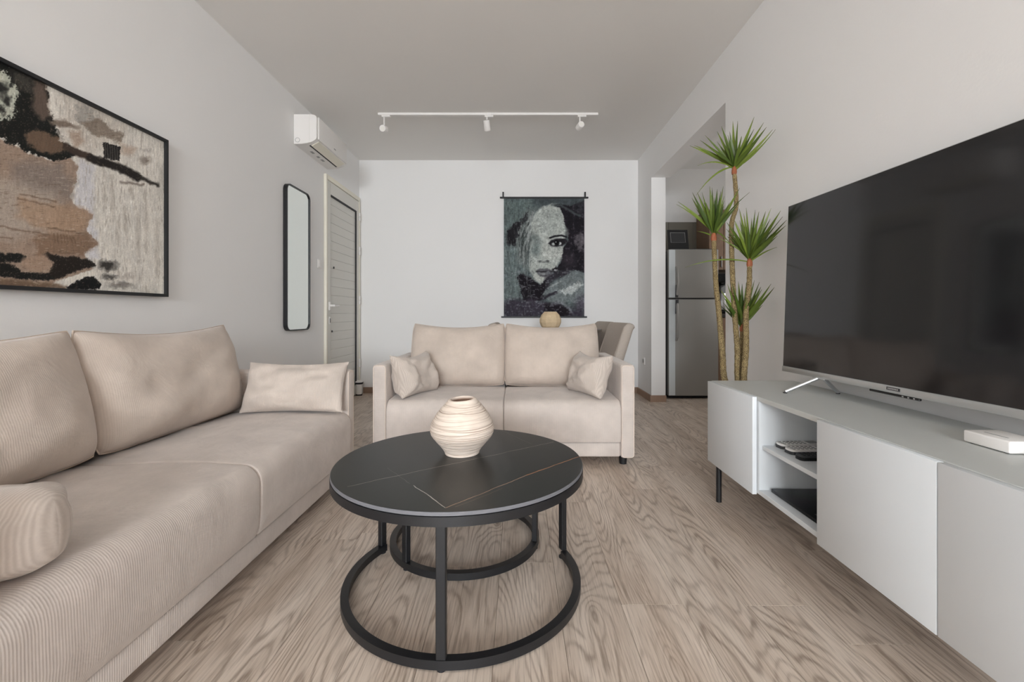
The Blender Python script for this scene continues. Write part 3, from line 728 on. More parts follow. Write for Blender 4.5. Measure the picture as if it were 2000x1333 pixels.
# television ----------------------------------------------------------
th_ = math.atan2(-1, .035); TW, TH = 1.29, .745
fx, fy = 1.213, 2.062
tcx, tcy = fx+math.cos(th_)*TW/2, fy+math.sin(th_)*TW/2
tv = thing('television', 'large flat television with black screen and silver bottom bezel on the white cabinet', 'television', (tcx, tcy, SZT), th_)
zb = .070; tiltM = Matrix.Translation((0, 0, zb)) @ Matrix.Rotation(math.radians(-2.0), 4, 'X')
part('body', xf(geo_box(-TW/2, TW/2, .002, .028, 0, TH, .003, 2), tiltM), M['darkgrey'], tv)
part('back_housing', xf(geo_box(-TW/2+.12, TW/2-.12, .028, .058, .03, .42, .01, 2), tiltM), M['darkgrey'], tv)
part('side_trim', xf(join(geo_box(-TW/2-.002, -TW/2, -.001, .028, 0, TH), geo_box(TW/2, TW/2+.002, -.001, .028, 0, TH), geo_box(-TW/2-.002, TW/2+.002, -.001, .028, TH, TH+.002)), tiltM), M['bezel'], tv)
part('screen', xf(geo_box(-TW/2, TW/2, -.002, .002, .020, TH), tiltM), M['screen'], tv, label='black reflective screen')
bz = part('bottom_bezel', xf(geo_box(-TW/2-.002, TW/2+.002, -.006, .03, -.004, .020, .002, 2), tiltM), M['bezel'], tv, label='silver bottom bezel')
# badge and sensor bar
lx = 0.0-.06
bd = part('badge', xf(geo_box(lx-.025, lx+.025, -.0075, -.006, .005, .015), tiltM), M['darkgrey'], bz)
for i in range(7):
    part('letter_stroke', xf(geo_box(lx-.020+i*.0058, lx-.0165+i*.0058, -.0079, -.0075, .0075, .0125), tiltM), M['silver'], bd)
part('sensor_bar', xf(join(geo_box(lx-.10, lx+.09, -.004, .006, -.012, -.004, .002, 1)), tiltM), M['blackgloss'], bz)
for i in range(3):
    part('sensor_light', xf(geo_box(lx+.03+i*.02, lx+.036+i*.02, -.0047, -.004, -.010, -.006), tiltM), M['silver'], bz)
for xx, sg in ((-TW/2+.225, -1), (TW/2-.19, 1)):
    ft = part('foot', join(geo_tube([(xx, .012, zb-.001), (xx+sg*.028, -.118, .006)], .0075, 10), geo_tube([(xx, .018, zb-.001), (xx+sg*.006, 0.088, .006)], .0075, 10)), M['silver'], tv)
    part('foot_plate', geo_box(xx-.035, xx+.035, .0, .028, zb-.010, zb+.002, .002, 1), M['silver'], ft)
    for yy, x2 in ((-.118, xx+sg*.028), (0.088, xx+sg*.006)): part('foot_pad', geo_cyl((x2, yy, 0), (x2, yy, .003), .008, 10), M['rubber'], ft)

ro = thing('router_box', 'small white router box on the cabinet in front of the television', 'router', (1.185, 1.10, SZT))
part('case', geo_box(1.138, 1.228, 1.045, 1.155, SZT+.002, SZT+.031, .004, 3), M['whiteplastic'], ro, world=True)
part('top_mark', geo_box(1.165, 1.169, 1.075, 1.13, SZT+.031, SZT+.0314), M['greyplastic'], ro, world=True)
for x in (1.15, 1.215):
    for y in (1.06, 1.14): part('foot_pad', geo_cyl((x, y, SZT), (x, y, SZT+.003), .006, 10), M['rubber'], ro, world=True)
single('power_cable', geo_tube([(1.226, 1.062, SZT+.018), (1.26, 1.062, SZT+.030), (1.30, 1.055, SZT+.012), (1.33, 1.02, SZT+.005), (1.335, .9, SZT+.004), (1.335, .7, SZT+.004)], .0035, 8), M['rubber'], 'black power cable running from the white router behind the television', 'cable')

# ================================================================== LEFT WALL THINGS
# abstract painting
PY0, PY1, PZ0, PZ1 = 1.07, 2.276, .984, 1.772
pt = thing('abstract_painting', 'large abstract canvas in cream, taupe and black with thin black frame', 'painting', (XL+.02, (PY0+PY1)/2, PZ0))
fw, fd = .014, .038
part('frame', join(geo_box(XL+.001, XL+fd, PY0, PY1, PZ0, PZ0+fw), geo_box(XL+.001, XL+fd, PY0, PY1, PZ1-fw, PZ1), geo_box(XL+.001, XL+fd, PY0, PY0+fw, PZ0+fw, PZ1-fw), geo_box(XL+.001, XL+fd, PY1-fw, PY1, PZ0+fw, PZ1-fw)), M['blackwood'], pt, world=True)
part('backing', geo_box(XL+.002, XL+.024, PY0+fw, PY1-fw, PZ0+fw, PZ1-fw), M['cream_frame'], pt, world=True)
def abstract(px, py):
    x = px*2.563; y = (py-80)*2.563
    P = Painter(x, y, (218, 214, 206))
    P.c *= (1+.16*(fbm(x/26, y/170, 3)-.5))[..., None]*(1+.10*(fbm(x/90, y/90, 8)-.5))[..., None]
    P.poly([(300, 230), (420, 300), (520, 330), (640, 430), (600, 520), (420, 560), (330, 500)], (196, 188, 178), 20, 25, 60, .6)
    P.poly([(380, 320), (470, 340), (510, 410), (430, 440), (370, 400)], (140, 138, 134), 14, 30, 25, .55, 30)
    P.poly([(400, 400), (500, 400), (620, 480), (600, 505), (480, 480)], (134, 122, 110), 10, 18, 40, .9, 14)
    P.poly([(340, 455), (400, 455), (425, 510), (370, 530)], (172, 152, 136), 10, 14, 30, .8)
    P.poly([(600, 520), (680, 540), (660, 580), (605, 560)], (180, 158, 140), 12, 14, 30, .7)
    P.poly([(395, 590), (470, 620), (470, 850), (490, 1080), (430, 1100), (360, 780), (400, 700)], (206, 206, 212), 14, 24, 40, .8)
    for i, (sx, yy, ln) in enumerate([(520, 640, 160), (560, 680, 220), (625, 830, 120), (690, 870, 240), (730, 760, 300), (785, 900, 280), (590, 900, 120), (660, 700, 90)]):
        P.line([(sx, yy), (sx+4, yy+ln)], 7, (168, 160, 150), 9, 8, .5)
        P.line([(sx-20, yy+30), (sx-18, yy+ln)], 2, (228, 224, 218), 2, 5, .7)
    tap = [(-700, 480), (0, 495), (100, 530), (180, 580), (270, 600), (345, 570), (388, 625), (385, 700), (345, 770), (385, 830), (470, 868), (432, 950), (492, 1020), (425, 1060), (445, 1110), (470, 1140), (200, 1240), (-700, 1240)]
    P.poly(tap, (158, 138, 123), 5, 14, 30, 1, 10)
    P.poly([(60, 600), (300, 610), (380, 690), (330, 800), (200, 760), (60, 700)], (132, 122, 116), 25, 40, 60, .75)
    P.poly([(-700, 700), (0, 680), (250, 760), (300, 900), (100, 1000), (-700, 950)], (178, 168, 158), 40, 50, 80, .7)
    P.poly([(100, 780), (380, 830), (450, 880), (420, 960), (250, 960), (80, 880)], (172, 144, 120), 20, 30, 50, .75)
    P.poly([(180, 980), (440, 960), (490, 1020), (410, 1070), (200, 1080)], (124, 98, 78), 20, 24, 40, .65, 16)
    for (a, b) in (((100, 765), (280, 810)), ((90, 790), (270, 830)), ((0, 930), (240, 972)), ((240, 935), (420, 965)), ((-200, 950), (60, 990))):
        P.line([a, b], 3, (96, 76, 62), 4, 8, .65)
    for i in range(7): P.line([(270+i*16, 965+i*3), (276+i*17, 1010)], 3, (104, 82, 64), 3, 6, .6)
    # the black mass
    P.poly([(-700, 60), (0, 100), (140, 145), (225, 205), (232, 260), (250, 370), (290, 440), (345, 520), (400, 565), (345, 580), (275, 602), (180, 575), (95, 530), (0, 490), (-700, 470)], (24, 25, 23), 6, 24, 30, 1, 18)
    P.poly([(165, 200), (222, 215), (240, 290), (250, 380), (210, 400), (160, 330)], (112, 96, 86), 14, 20, 30, .85)
    P.poly([(60, 140), (160, 180), (170, 260), (110, 240), (60, 190)], (88, 84, 78), 16, 26, 25, .6)
    P.poly([(-300, 150), (0, 155), (45, 170), (88, 260), (60, 385), (0, 392), (-300, 380)], (194, 198, 184), 8, 26, 22, .95, 40)
    for bx_, by_, bw, bh in ((10, 235, 26, 30), (34, 300, 18, 26), (-60, 260, 70, 40), (8, 350, 20, 16), (60, 215, 10, 18), (-160, 330, 60, 30)):
        P.ell(bx_, by_, bw, bh, (38, 38, 37), .5, op=.95, warp=22)
    P.poly([(128, 470), (190, 440), (285, 480), (345, 540), (255, 570), (140, 520)], (112, 92, 76), 10, 16, 30, .95, 12)
    P.poly([(240, 395), (330, 395), (400, 440), (330, 430), (260, 425)], (120, 106, 95), 8, 12, 25, .9)
    P.poly([(285, 450), (350, 460), (330, 520), (300, 500)], (214, 208, 200), 6, 16, 20, .8, 12)
    P.line([(330, 530), (390, 560), (470, 592)], 17, (66, 54, 47), 5, 8)
    P.line([(450, 585), (560, 622), (640, 655), (690, 685)], 20, (34, 30, 28), 6, 10)
    P.line([(690, 685), (790, 722)], 10, (40, 36, 33), 6, 12, .9)
    P.line([(605, 708), (720, 722)], 5, (96, 84, 76), 5, 8, .7)
    P.poly([(516, 506), (602, 530), (598, 602), (522, 588)], (26, 24, 24), 3, 6, 12, .95, 8)
    P.ell(725, 598, 26, 20, (128, 116, 106), .5, op=.7, warp=12)
    P.ell(735, 548, 26, 12, (170, 164, 158), .5, op=.7, warp=10)
    # lower darks
    P.poly([(-700, 1040), (0, 1062), (125, 1070), (135, 1100), (60, 1110), (-700, 1110)], (26, 25, 23), 7, 14, 25, 1, 12)
    P.poly([(-300, 1110), (30, 1110), (120, 1160), (250, 1165), (320, 1185), (240, 1205), (100, 1190), (-300, 1160)], (24, 23, 21), 6, 12, 30, 1, 12)
    P.poly([(215, 1068), (330, 1080), (440, 1092), (482, 1128), (400, 1150), (300, 1190), (240, 1180), (268, 1120)], (34, 28, 24), 7, 14, 30, 1, 14)
    P.poly([(110, 1095), (230, 1065), (262, 1120), (200, 1160), (120, 1140)], (164, 140, 122), 10, 12, 30, .9)
    P.poly([(-300, 1180), (200, 1205), (330, 1225), (320, 1250), (-300, 1240)], (112, 90, 72), 8, 12, 40, .85)
    P.poly([(330, 1190), (470, 1150), (490, 1170), (420, 1190), (350, 1215)], (226, 220, 210), 5, 10, 20, .9, 8)
    P.poly([(335, 1232), (420, 1185), (470, 1180), (505, 1215), (500, 1246), (340, 1246)], (18, 18, 20), 4, 8, 20, 1, 8)
    P.ell(540, 1125, 42, 26, (42, 40, 38), .5, op=.9, warp=22)
    P.ell(548, 1182, 36, 12, (60, 58, 56), .5, op=.8, warp=16)
    P.ell(605, 1226, 62, 15, (120, 116, 112), .5, op=.8, warp=16)
    P.ell(640, 1180, 40, 16, (176, 168, 160), .5, op=.6, warp=14)
    # dry-brush flecks and palette-knife ridges
    fl = fbm(x/5, y/7, 91, 3); lum = P.c.mean(-1)
    P.lay(np.clip((fl-.66)*9, 0, 1)*(lum < 90), (110, 98, 88), .6)
    P.lay(np.clip((fbm(x/4, y/26, 93, 3)-.68)*10, 0, 1)*(lum > 175), (240, 238, 233), .8)
    P.lay(np.clip((fbm(x/7, y/44, 95, 3)-.64)*8, 0, 1)*(lum > 170), (164, 156, 146), .55)
    P.lay(np.clip((fbm(x/26, y/4.5, 97, 3)-.66)*9, 0, 1)*((lum > 95) & (lum < 175)), (204, 190, 174), .4)
    P.lay(np.clip((fbm(x/30, y/5, 99, 3)-.67)*9, 0, 1)*((lum > 95) & (lum < 175)), (100, 82, 68), .4)
    for i in range(6): P.line([(526+i*12, 512+i*4), (528+i*12, 594+i*2)], 1.2, (170, 164, 156), 1.5, 3, .5)
    P.grain(5, 30, .10, 71); P.grain(3.5, 3.5, .10, 72)
    return P.c
xs = XL+.0245; ny, nz = 560, 420
yy, zz = np.meshgrid(np.linspace(PY0+fw, PY1-fw, ny), np.linspace(PZ0+fw, PZ1-fw, nz))
ap, aq = CX+F*xs/yy, CY-F*(zz-EYE)/yy
painted_sheet('canvas', np.full_like(yy, xs-pt.location.x), yy-pt.location.y, zz-pt.location.z, abstract(ap, aq), M['canvas'], pt)

# mirror
MY0, MY1, MZ0, MZ1 = 3.46, 3.85, .765, 1.908
mr = thing('wall_mirror', 'tall narrow mirror with rounded thin black frame beside the entrance door', 'mirror', (XL+.015, (MY0+MY1)/2, MZ0))
o_ = rrect(MY0, MY1, MZ0, MZ1, .055, 8); i_ = rrect(MY0+.009, MY1-.009, MZ0+.009, MZ1-.009, .047, 8); n = len(o_)
V = [(XL+.001, a, b) for a, b in o_]+[(XL+.032, a, b) for a, b in o_]+[(XL+.032, a, b) for a, b in i_]+[(XL+.001, a, b) for a, b in i_]
Fc = [(r*n+k, r*n+(k+1) % n, ((r+1) % 4)*n+(k+1) % n, ((r+1) % 4)*n+k) for r in range(4) for k in range(n)]
part('frame', [V, Fc], M['blackmetal'], mr, world=True)
part('mirror_glass', geo_prism(rrect(MY0+.0085, MY1-.0085, MZ0+.0085, MZ1-.0085, .047, 8), XL+.002, XL+.024, 'x'), M['mirror'], mr, world=True)

# air conditioner
AY0, AY1 = 3.63, 4.27
ac = thing('air_conditioner', 'white split air conditioner high on the wall above the entrance door', 'air conditioner', (XL+.1, (AY0+AY1)/2, 2.262))
prof = [(0, 2.500), (.135, 2.500), (.16, 2.497), (.178, 2.486), (.182, 2.47), (.182, 2.315), (.176, 2.300), (.15, 2.283), (.11, 2.270), (.06, 2.263), (0, 2.262)]
part('body', geo_prism([(XL+a, b) for a, b in prof], AY0, AY1, 'y'), M['whiteplastic'], ac, world=True)
part('front_panel', geo_box(XL+.180, XL+.192, AY0+.022, AY1-.022, 2.305, 2.487, .006, 3), M['whiteplastic'], ac, world=True)
part('end_cap', geo_prism([(XL+.002+a*.74, 2.381+(b-2.381)*.985) for a, b in prof if a < .15 or b > 2.49][:2]+[(XL+.125, 2.497), (XL+.125, 2.275), (XL+.06, 2.268), (XL+.004, 2.267), (XL+.004, 2.497)][0:5], AY0-.003, AY0, 'y'), M['whiteplastic'], ac, world=True)
lv = part('louver', xf(geo_box(-.035, .035, AY0+.05, AY1-.05, -.003, .003, .002, 1), Matrix.Translation((XL+.148, 0, 2.2815)) @ Matrix.Rotation(math.radians(-27), 4, 'Y')), M['cream_frame'], ac, world=True)  # cream flap: a beige reflection put into its colour
part('air_slot', xf(geo_box(-.006, .006, AY0+.05, AY1-.05, -.004, .003), Matrix.Translation((XL+.106, 0, 2.271)) @ Matrix.Rotation(math.radians(-16), 4, 'Y')), M['rubber'], ac, world=True, label='dark air outlet slot')
for y, l in ((3.80, .05), (3.92, .035), (4.00, .05)):
    part('sticker', xf(geo_box(-.010, .010, y, y+l, -.0035, .0), Matrix.Translation((XL+.06, 0, 2.2645)) @ Matrix.Rotation(math.radians(-5), 4, 'Y')), M['greyplastic'], ac, world=True)
logo = part('end_logo', geo_lathe(ring_sec(.019, 0, .002, .003), 24, close=True), M['greyplastic'], ac)
logo.matrix_local = Matrix.Translation(Vector((XL+.03, AY0-.0022, 2.293))-Vector(ac.location)) @ Matrix.Rotation(PI/2, 4, 'X')
part('panel_mark', geo_box(XL+.192, XL+.1925, 3.95, 3.99, 2.335, 2.345), M['greyplastic'], ac, world=True)

# round bin in the corner behind the door edge
bn = thing('corner_bin', 'small round white bin with black rim in the corner beside the door', 'bin', (-1.740, 4.985, 0))
part('body', geo_lathe([(.0001, .014), (.030, .014), (.032, .02), (.034, .12), (.034, .125)], 32), M['whiteplastic'], bn)
part('base', geo_lathe([(.0001, 0), (.033, 0), (.033, .014), (.0001, .014)], 32), M['rubber'], bn)
part('rim', geo_lathe([(.0001, .125), (.038, .125), (.043, .135), (.043, .145), (.0001, .145)], 32), M['rubber'], bn)
part('lid', geo_lathe([(.0001, .145), (.041, .145), (.037, .157), (.02, .163), (.0001, .165)], 32), M['whiteplastic'], bn)

# ================================================================== BACK WALL: portrait hanging
HX0, HX1, HZ0, HZ1 = -.150, .760, .868, 2.200
wh = thing('wall_hanging', 'cloth wall hanging printed with a grey portrait of a face, on black rods', 'wall hanging', ((HX0+HX1)/2, YB-.02, HZ0))
for z, e in ((HZ1+.012, .045), (HZ0-.006, .03)):
    part('rod', geo_box(HX0-e, HX1+e, YB-.022, YB-.008, z-.009, z+.009, .002, 1), M['blackwood'], wh, world=True)
for x in (HX0-.008, HX1+.008):
    part('hook', geo_box(x-.008, x+.008, YB-.026, YB-.001, HZ1+.021, HZ1+.075, .002, 1), M['blackwood'], wh, world=True)
def portrait(x, y):
    P = Painter(x, y, (84, 94, 95))
    P.c *= (1+.5*(fbm(x/60, y/90, 2)-.5))[..., None]
    P.poly([(110, 140), (400, 140), (330, 300), (240, 420), (110, 440)], (100, 114, 113), 40, 40, 60, .7)
    P.poly([(380, 130), (870, 130), (870, 260), (600, 180), (460, 210)], (66, 72, 76), 25, 30, 60, .8)
    P.poly([(110, 560), (230, 620), (240, 760), (300, 850), (280, 1040), (110, 1080)], (104, 116, 116), 30, 40, 60, .8)
    # hair on the left: streaks
    P.poly([(330, 230), (420, 240), (370, 400), (350, 620), (360, 800), (300, 780), (240, 720), (220, 520), (250, 380)], (110, 118, 117), 18, 24, 40, .9)
    r_ = np.random.RandomState(2)
    for i in range(26):
        x0 = 230+i*5.5; y0 = 260+r_.uniform(0, 220); ln = r_.uniform(120, 340)
        c = r_.choice([38, 60, 150, 168]); P.line([(x0+70-i*.5, y0), (x0+15, y0+ln*.5), (x0+r_.uniform(0, 25), y0+ln)], r_.uniform(3, 7), (c, c+5, c+5), 4, 12, .6)
    P.poly([(140, 440), (200, 390), (290, 340), (260, 440), (230, 560), (150, 570)], (30, 28, 32), 12, 26, 30, .95, 20)
    P.poly([(290, 330), (340, 260), (330, 340), (260, 400)], (40, 40, 44), 8, 16, 25, .8, 12)
    # face
    P.poly([(410, 270), (470, 215), (560, 185), (630, 205), (680, 290), (690, 420), (672, 560), (664, 660), (615, 750), (540, 850), (500, 900), (455, 932), (405, 885), (350, 800), (352, 660), (372, 520), (360, 380)], (172, 178, 174), 9, 10, 40, 1)
    P.poly([(400, 300), (520, 240), (640, 270), (660, 380), (560, 430), (440, 420)], (150, 157, 154), 25, 30, 40, .5)
    P.c *= 1
    P.ell(415, 560, 46, 70, (120, 130, 129), .6, op=.8, warp=16)
    P.ell(410, 625, 40, 45, (112, 124, 123), .6, op=.7, warp=16)
    P.ell(395, 500, 30, 26, (90, 98, 98), .6, op=.6, warp=14)
    P.ell(520, 620, 40, 90, (192, 196, 191), .7, op=.6, warp=10)
    P.ell(600, 640, 60, 50, (186, 190, 186), .7, op=.6, warp=10)
    P.ell(440, 870, 50, 40, (196, 200, 194), .6, op=.7, warp=10)
    # right hair
    P.poly([(555, 192), (640, 190), (740, 215), (870, 150), (870, 820), (760, 800), (640, 800), (600, 790), (660, 690), (668, 580), (716, 520), (700, 430), (668, 360), (672, 290), (640, 225)], (30, 27, 33), 8, 16, 40, 1, 10)
    P.poly([(760, 480), (830, 440), (862, 520), (850, 620), (790, 600)], (112, 108, 114), 20, 40, 30, .75, 26)
    P.poly([(690, 400), (715, 420), (712, 490), (692, 470)], (120, 122, 122), 8, 12, 20, .7)
    P.poly([(770, 180), (860, 160), (860, 330), (800, 260)], (62, 64, 70), 20, 40, 25, .6, 26)
    P.line([(560, 200), (640, 200), (740, 260), (820, 300)], 9, (76, 84, 86), 6, 8, .8)
    P.ell(720, 700, 60, 60, (66, 60, 68), .6, op=.6, warp=26)
    # brow, eye
    P.line([(542, 500), (590, 484), (650, 478), (692, 492)], 8, (28, 28, 32), 4, 2, 1)
    P.poly([(528, 552), (556, 520), (612, 506), (690, 508), (705, 530), (660, 572), (600, 580), (552, 572)], (34, 32, 36), 6, 4, 30, 1)
    P.ell(575, 557, 17, 12, (176, 182, 180), .3)
    P.ell(634, 552, 15, 14, (200, 204, 204), .3)
    P.ell(606, 546, 23, 24, (14, 13, 16), .25)
    P.ell(598, 538, 4, 4, (210, 214, 214), .4)
    P.line([(556, 575), (610, 582), (660, 566)], 3, (70, 70, 74), 4, 2, .8)
    P.line([(600, 640), (655, 636)], 3, (130, 134, 132), 4, 4, .7)
    # nose, lips
    P.ell(456, 716, 16, 9, (66, 68, 70), .5); P.ell(520, 714, 17, 9, (78, 80, 82), .5)
    P.ell(488, 722, 40, 8, (110, 114, 113), .6, op=.8)
    P.ell(470, 690, 18, 30, (160, 166, 162), .6, op=.6)
    P.poly([(412, 808), (448, 778), (486, 788), (520, 778), (570, 802), (560, 840), (500, 862), (450, 852)], (92, 92, 97), 6, 6, 25, 1)
    P.line([(420, 808), (470, 812), (520, 806), (568, 806)], 4, (36, 34, 38), 4, 2, 1)
    P.ell(480, 832, 28, 9, (152, 156, 156), .6, op=.8)
    P.poly([(560, 790), (600, 765), (622, 790), (590, 830)], (26, 24, 28), 6, 8, 20, 1)
    P.ell(598, 798, 16, 9, (170, 172, 172), .4, warp=6)
    P.poly([(510, 850), (620, 800), (760, 790), (700, 840), (560, 900), (500, 1000), (480, 960)], (46, 42, 50), 16, 20, 40, .9)
    # neck and shoulder
    P.poly([(236, 850), (300, 830), (395, 890), (458, 938), (510, 880), (490, 990), (470, 1070), (300, 1080), (270, 960)], (26, 22, 28), 9, 16, 40, 1, 16)
    P.poly([(480, 1010), (560, 930), (690, 840), (780, 800), (870, 820), (870, 1000), (760, 1080), (620, 1110), (540, 1090)], (116, 124, 126), 14, 22, 40, .95, 26)
    P.poly([(600, 990), (700, 960), (800, 900), (850, 930), (770, 1000), (690, 1020)], (186, 192, 192), 10, 22, 22, .9, 34)
    P.line([(480, 1060), (540, 1020), (600, 1000)], 12, (40, 36, 44), 6, 10, .9)
    P.line([(530, 960), (640, 900)], 7, (168, 174, 174), 6, 12, .6)
    P.poly([(110, 1080), (300, 1060), (520, 1080), (640, 1120), (740, 1180), (870, 1060), (870, 1240), (110, 1240)], (56, 50, 62), 30, 40, 60, .9)
    P.poly([(500, 1110), (640, 1110), (720, 1170), (760, 1230), (480, 1240)], (28, 22, 28), 16, 24, 40, .9)
    P.line([(620, 1080), (700, 1130), (745, 1180)], 9, (130, 134, 140), 6, 18, .7)
    P.ell(830, 1090, 50, 60, (96, 92, 104), .6, op=.7, warp=26)
    P.ell(370, 1080, 40, 20, (70, 62, 76), .6, op=.7, warp=20)
    cr_ = np.abs(fbm(x/34, y/34, 61, 3)-.5); P.lay(np.clip((.022-cr_)*40, 0, 1)*(P.c.mean(-1) > 120), (112, 118, 116), .7)
    st_ = fbm(x/7, y/46, 63, 3); lum = P.c.mean(-1)
    P.lay(np.clip((st_-.62)*8, 0, 1)*(x < 380)*(lum < 130), (170, 178, 176), .28)
    P.lay(np.clip((.38-st_)*8, 0, 1)*(x < 380), (30, 30, 34), .3)
    P.lay(np.clip((fbm(x/22, y/12, 65, 4)-.60)*8, 0, 1)*(y > 800)*(lum < 110), (138, 142, 148), .5)
    P.lay(np.clip((fbm(x/20, y/20, 67, 4)-.62)*8, 0, 1)*(x > 680)*(lum < 70), (92, 88, 96), .55)
    P.grain(14, 14, .22, 55); P.grain(24, 60, .16, 57); P.grain(4, 4, .16, 59)
    return P.c
gx, gz = np.meshgrid(np.linspace(HX0, HX1, 260), np.linspace(HZ0, HZ1, 380))
u = (gx-HX0)/(HX1-HX0); v = (HZ1-gz)/(HZ1-HZ0)
sheet = painted_sheet('cloth', gx-wh.location.x, np.full_like(gx, YB-.0155-wh.location.y)-.003*np.sin(u*5)*v, gz-wh.location.z, portrait(118+742*u, 140+1082*v), M['tapestry'], wh)

# ================================================================== DINING SET behind the sofa
dt = thing('dining_table', 'round dark dining table behind the two-seat sofa', 'dining table', (.32, 4.42, 0))
part('table_top', geo_lathe([(.0001, .725), (.47, .725), (.50, .735), (.50, .748), (.497, .75), (.0001, .75)], 72), M['tabledark'], dt)
part('column', geo_lathe([(.0001, .03), (.055, .03), (.045, .10), (.04, .6), (.06, .725), (.0001, .725)], 32), M['blackmetal'], dt)
part('foot_plate', geo_lathe([(.0001, 0), (.26, 0), (.26, .012), (.22, .024), (.06, .03), (.0001, .03)], 48), M['blackmetal'], dt)
def chair(label, x, y, rz):
    c = thing('dining_chair', label, 'chair', (x, y, 0), rz, 'upholstered dining chairs around the dark table')
    part('seat', geo_box(-.23, .23, -.23, .22, .40, .485, .03, 3), M['chair'], c)
    g = geo_box(-.23, .23, -.045, .045, 0, .42, .035, 4)
    g = [[(p[0]*(1-.10*(p[2]/.42)), p[1]-.05*(p[0]/.23)**2+(.012 if p[2] > .39 and abs(p[0]) > .15 else 0), p[2]+(.012 if p[2] > .39 and abs(p[0]) > .15 else 0)) for p in g[0]], g[1]]
    bk = part('backrest', xf(g, Matrix.Translation((0, .20, .40)) @ Matrix.Rotation(math.radians(-19), 4, 'X')), M['chair'], c)
    ol = [(x_, -.046-.05*(x_/.23)**2, z_) for x_, z_ in rrect(-.19, .19, .05, .39, .03, 4)]
    part('seam', geo_tube([Matrix.Translation((0, .20, .40)) @ Matrix.Rotation(math.radians(-19), 4, 'X') @ Vector(p) for p in ol], .003, 6, closed=True), M['piping'], bk)
    for a in (-1, 1):
        for b in (-1, 1): part('leg', geo_cyl((a*.19, b*.18, .40), (a*.22, b*.22, 0), .017, 12, .012), M['chairleg'], c)
    return c
# chair faces -y in its own frame; rotations turn the seats toward the table
chair('grey upholstered dining chair right of the table, nearest the sofa', .625, 3.96, math.radians(-82))
chair('grey upholstered dining chair right of the table, partly hidden by the nearer chair', .60, 4.52, math.radians(-80))
chair('grey upholstered dining chair left of the table, mostly hidden behind the sofa', .105, 3.98, math.radians(88))
dv = geo_lathe([(.0001, 0), (.052, 0), (.085, .035), (.099, .070), (.099, .098), (.083, .138), (.055, .168), (.048, .168), (.05, .14), (.0001, .12)], 12)
M['tanvase'] = simple('tan_stoneware', (206, 184, 152), .85, noise=.12, nscale=30, bump=.3, bscale=80, spec=.2)
single('faceted_vase', xf(dv, Matrix.Translation((.305, 4.15, .75))), M['tanvase'], 'small faceted tan vase on the dining table below the portrait', 'vase', sharp=20)

# ================================================================== TRACK LIGHT
LYt = 3.93
tr = thing('track_light', 'white ceiling track with three small spotlights', 'track light', (-.25, LYt, HC-.02))
part('rail', geo_box(-1.205, -.250, LYt-.017, LYt+.017, HC-.020, HC, .002, 1), M['whiteplastic'], tr, world=True)
part('rail', geo_box(-.240, .702, LYt-.017, LYt+.017, HC-.020, HC, .002, 1), M['whiteplastic'], tr, world=True)
part('rail_joint', geo_box(-.268, -.222, LYt-.019, LYt+.019, HC-.024, HC, .002, 1), M['whiteplastic'], tr, world=True)
for x, d, ln, zc in ((-1.155, (-.15, -1, -.25), .07, 2.505), (-.262, (.10, .55, -1.0), .085, 2.535), (.545, (.25, -1, .10), .07, 2.53)):
    sp = part('spotlight', join(geo_box(x-.02, x+.055, LYt-.014, LYt+.014, HC-.034, HC-.020, .003, 1), geo_cyl((x, LYt, HC-.034), (x, LYt, zc+.03), .006, 10)), M['whiteplastic'], tr, world=True)
    D = Vector(d).normalized(); c = Vector((x, LYt, zc)); a = c-D*ln*.5; b = c+D*ln*.5
    part('lamp_head', geo_tube([a, a+D*.003, b-D*.002, b], [.024, .027, .028, .027], 22), M['whiteplastic'], sp, world=True)
    part('lens', geo_cyl(b, b+D*.002, .020, 20), M['pole'], sp, world=True)
    part('rear_hole', geo_cyl(a-D*.001, a, .006, 10), M['darkgrey'], sp, world=True)

# ================================================================== KITCHEN
fr = thing('refrigerator', 'grey steel two-door refrigerator in the kitchen opening', 'refrigerator', (1.855, 5.05, 0))
fx0, fx1, fy0, fyb = 1.592, 2.118, 4.76, 5.38
part('cabinet', geo_box(fx0+.006, fx1-.006, fy0+.06, fyb, .03, 1.570, .006, 2), M['fridge_side'], fr, world=True)
part('plinth', geo_box(fx0+.02, fx1-.02, fy0+.07, fyb-.02, 0, .03), M['rubber'], fr, world=True)
for nm, z0, z1, hz in (('freezer_door', 1.064, 1.578, (1.075, 1.39)), ('fridge_door', .034, 1.052, (.62, 1.045))):
    d = part(nm, geo_box(fx0, fx1, fy0, fy0+.058, z0, z1, .008, 3), M['steel'], fr, world=True)
    part('edge_strip', geo_box(fx0+.004, fx0+.070, fy0-.004, fy0, z0+.006, z1-.006, .0015, 1), M['steel_light'], d, world=True, label='pale edge strip')
    a, b = hz; pts = [(fx0+.082, fy0+.002, a), (fx0+.082, fy0-.028, a+.03), (fx0+.082, fy0-.045, (a+b)/2), (fx0+.082, fy0-.028, b-.03), (fx0+.082, fy0+.002, b)]
    part('handle', geo_tube(pts, .013, 10), M['steel'], d, world=True)
    gm = (1.072, 1.20) if nm[1] == 'r' and nm[2] == 'e' else (.90, 1.046)
    part('handle_grip', geo_tube([(fx0+.082, fy0-.014, gm[0]), (fx0+.082, fy0-.030, gm[1])], .0155, 10), M['darkgrey'], d, world=True)
part('top_cover', geo_box(fx0+.03, fx1-.03, fy0+.01, fy0+.10, 1.570, 1.584, .003, 1), M['darkgrey'], fr, world=True)

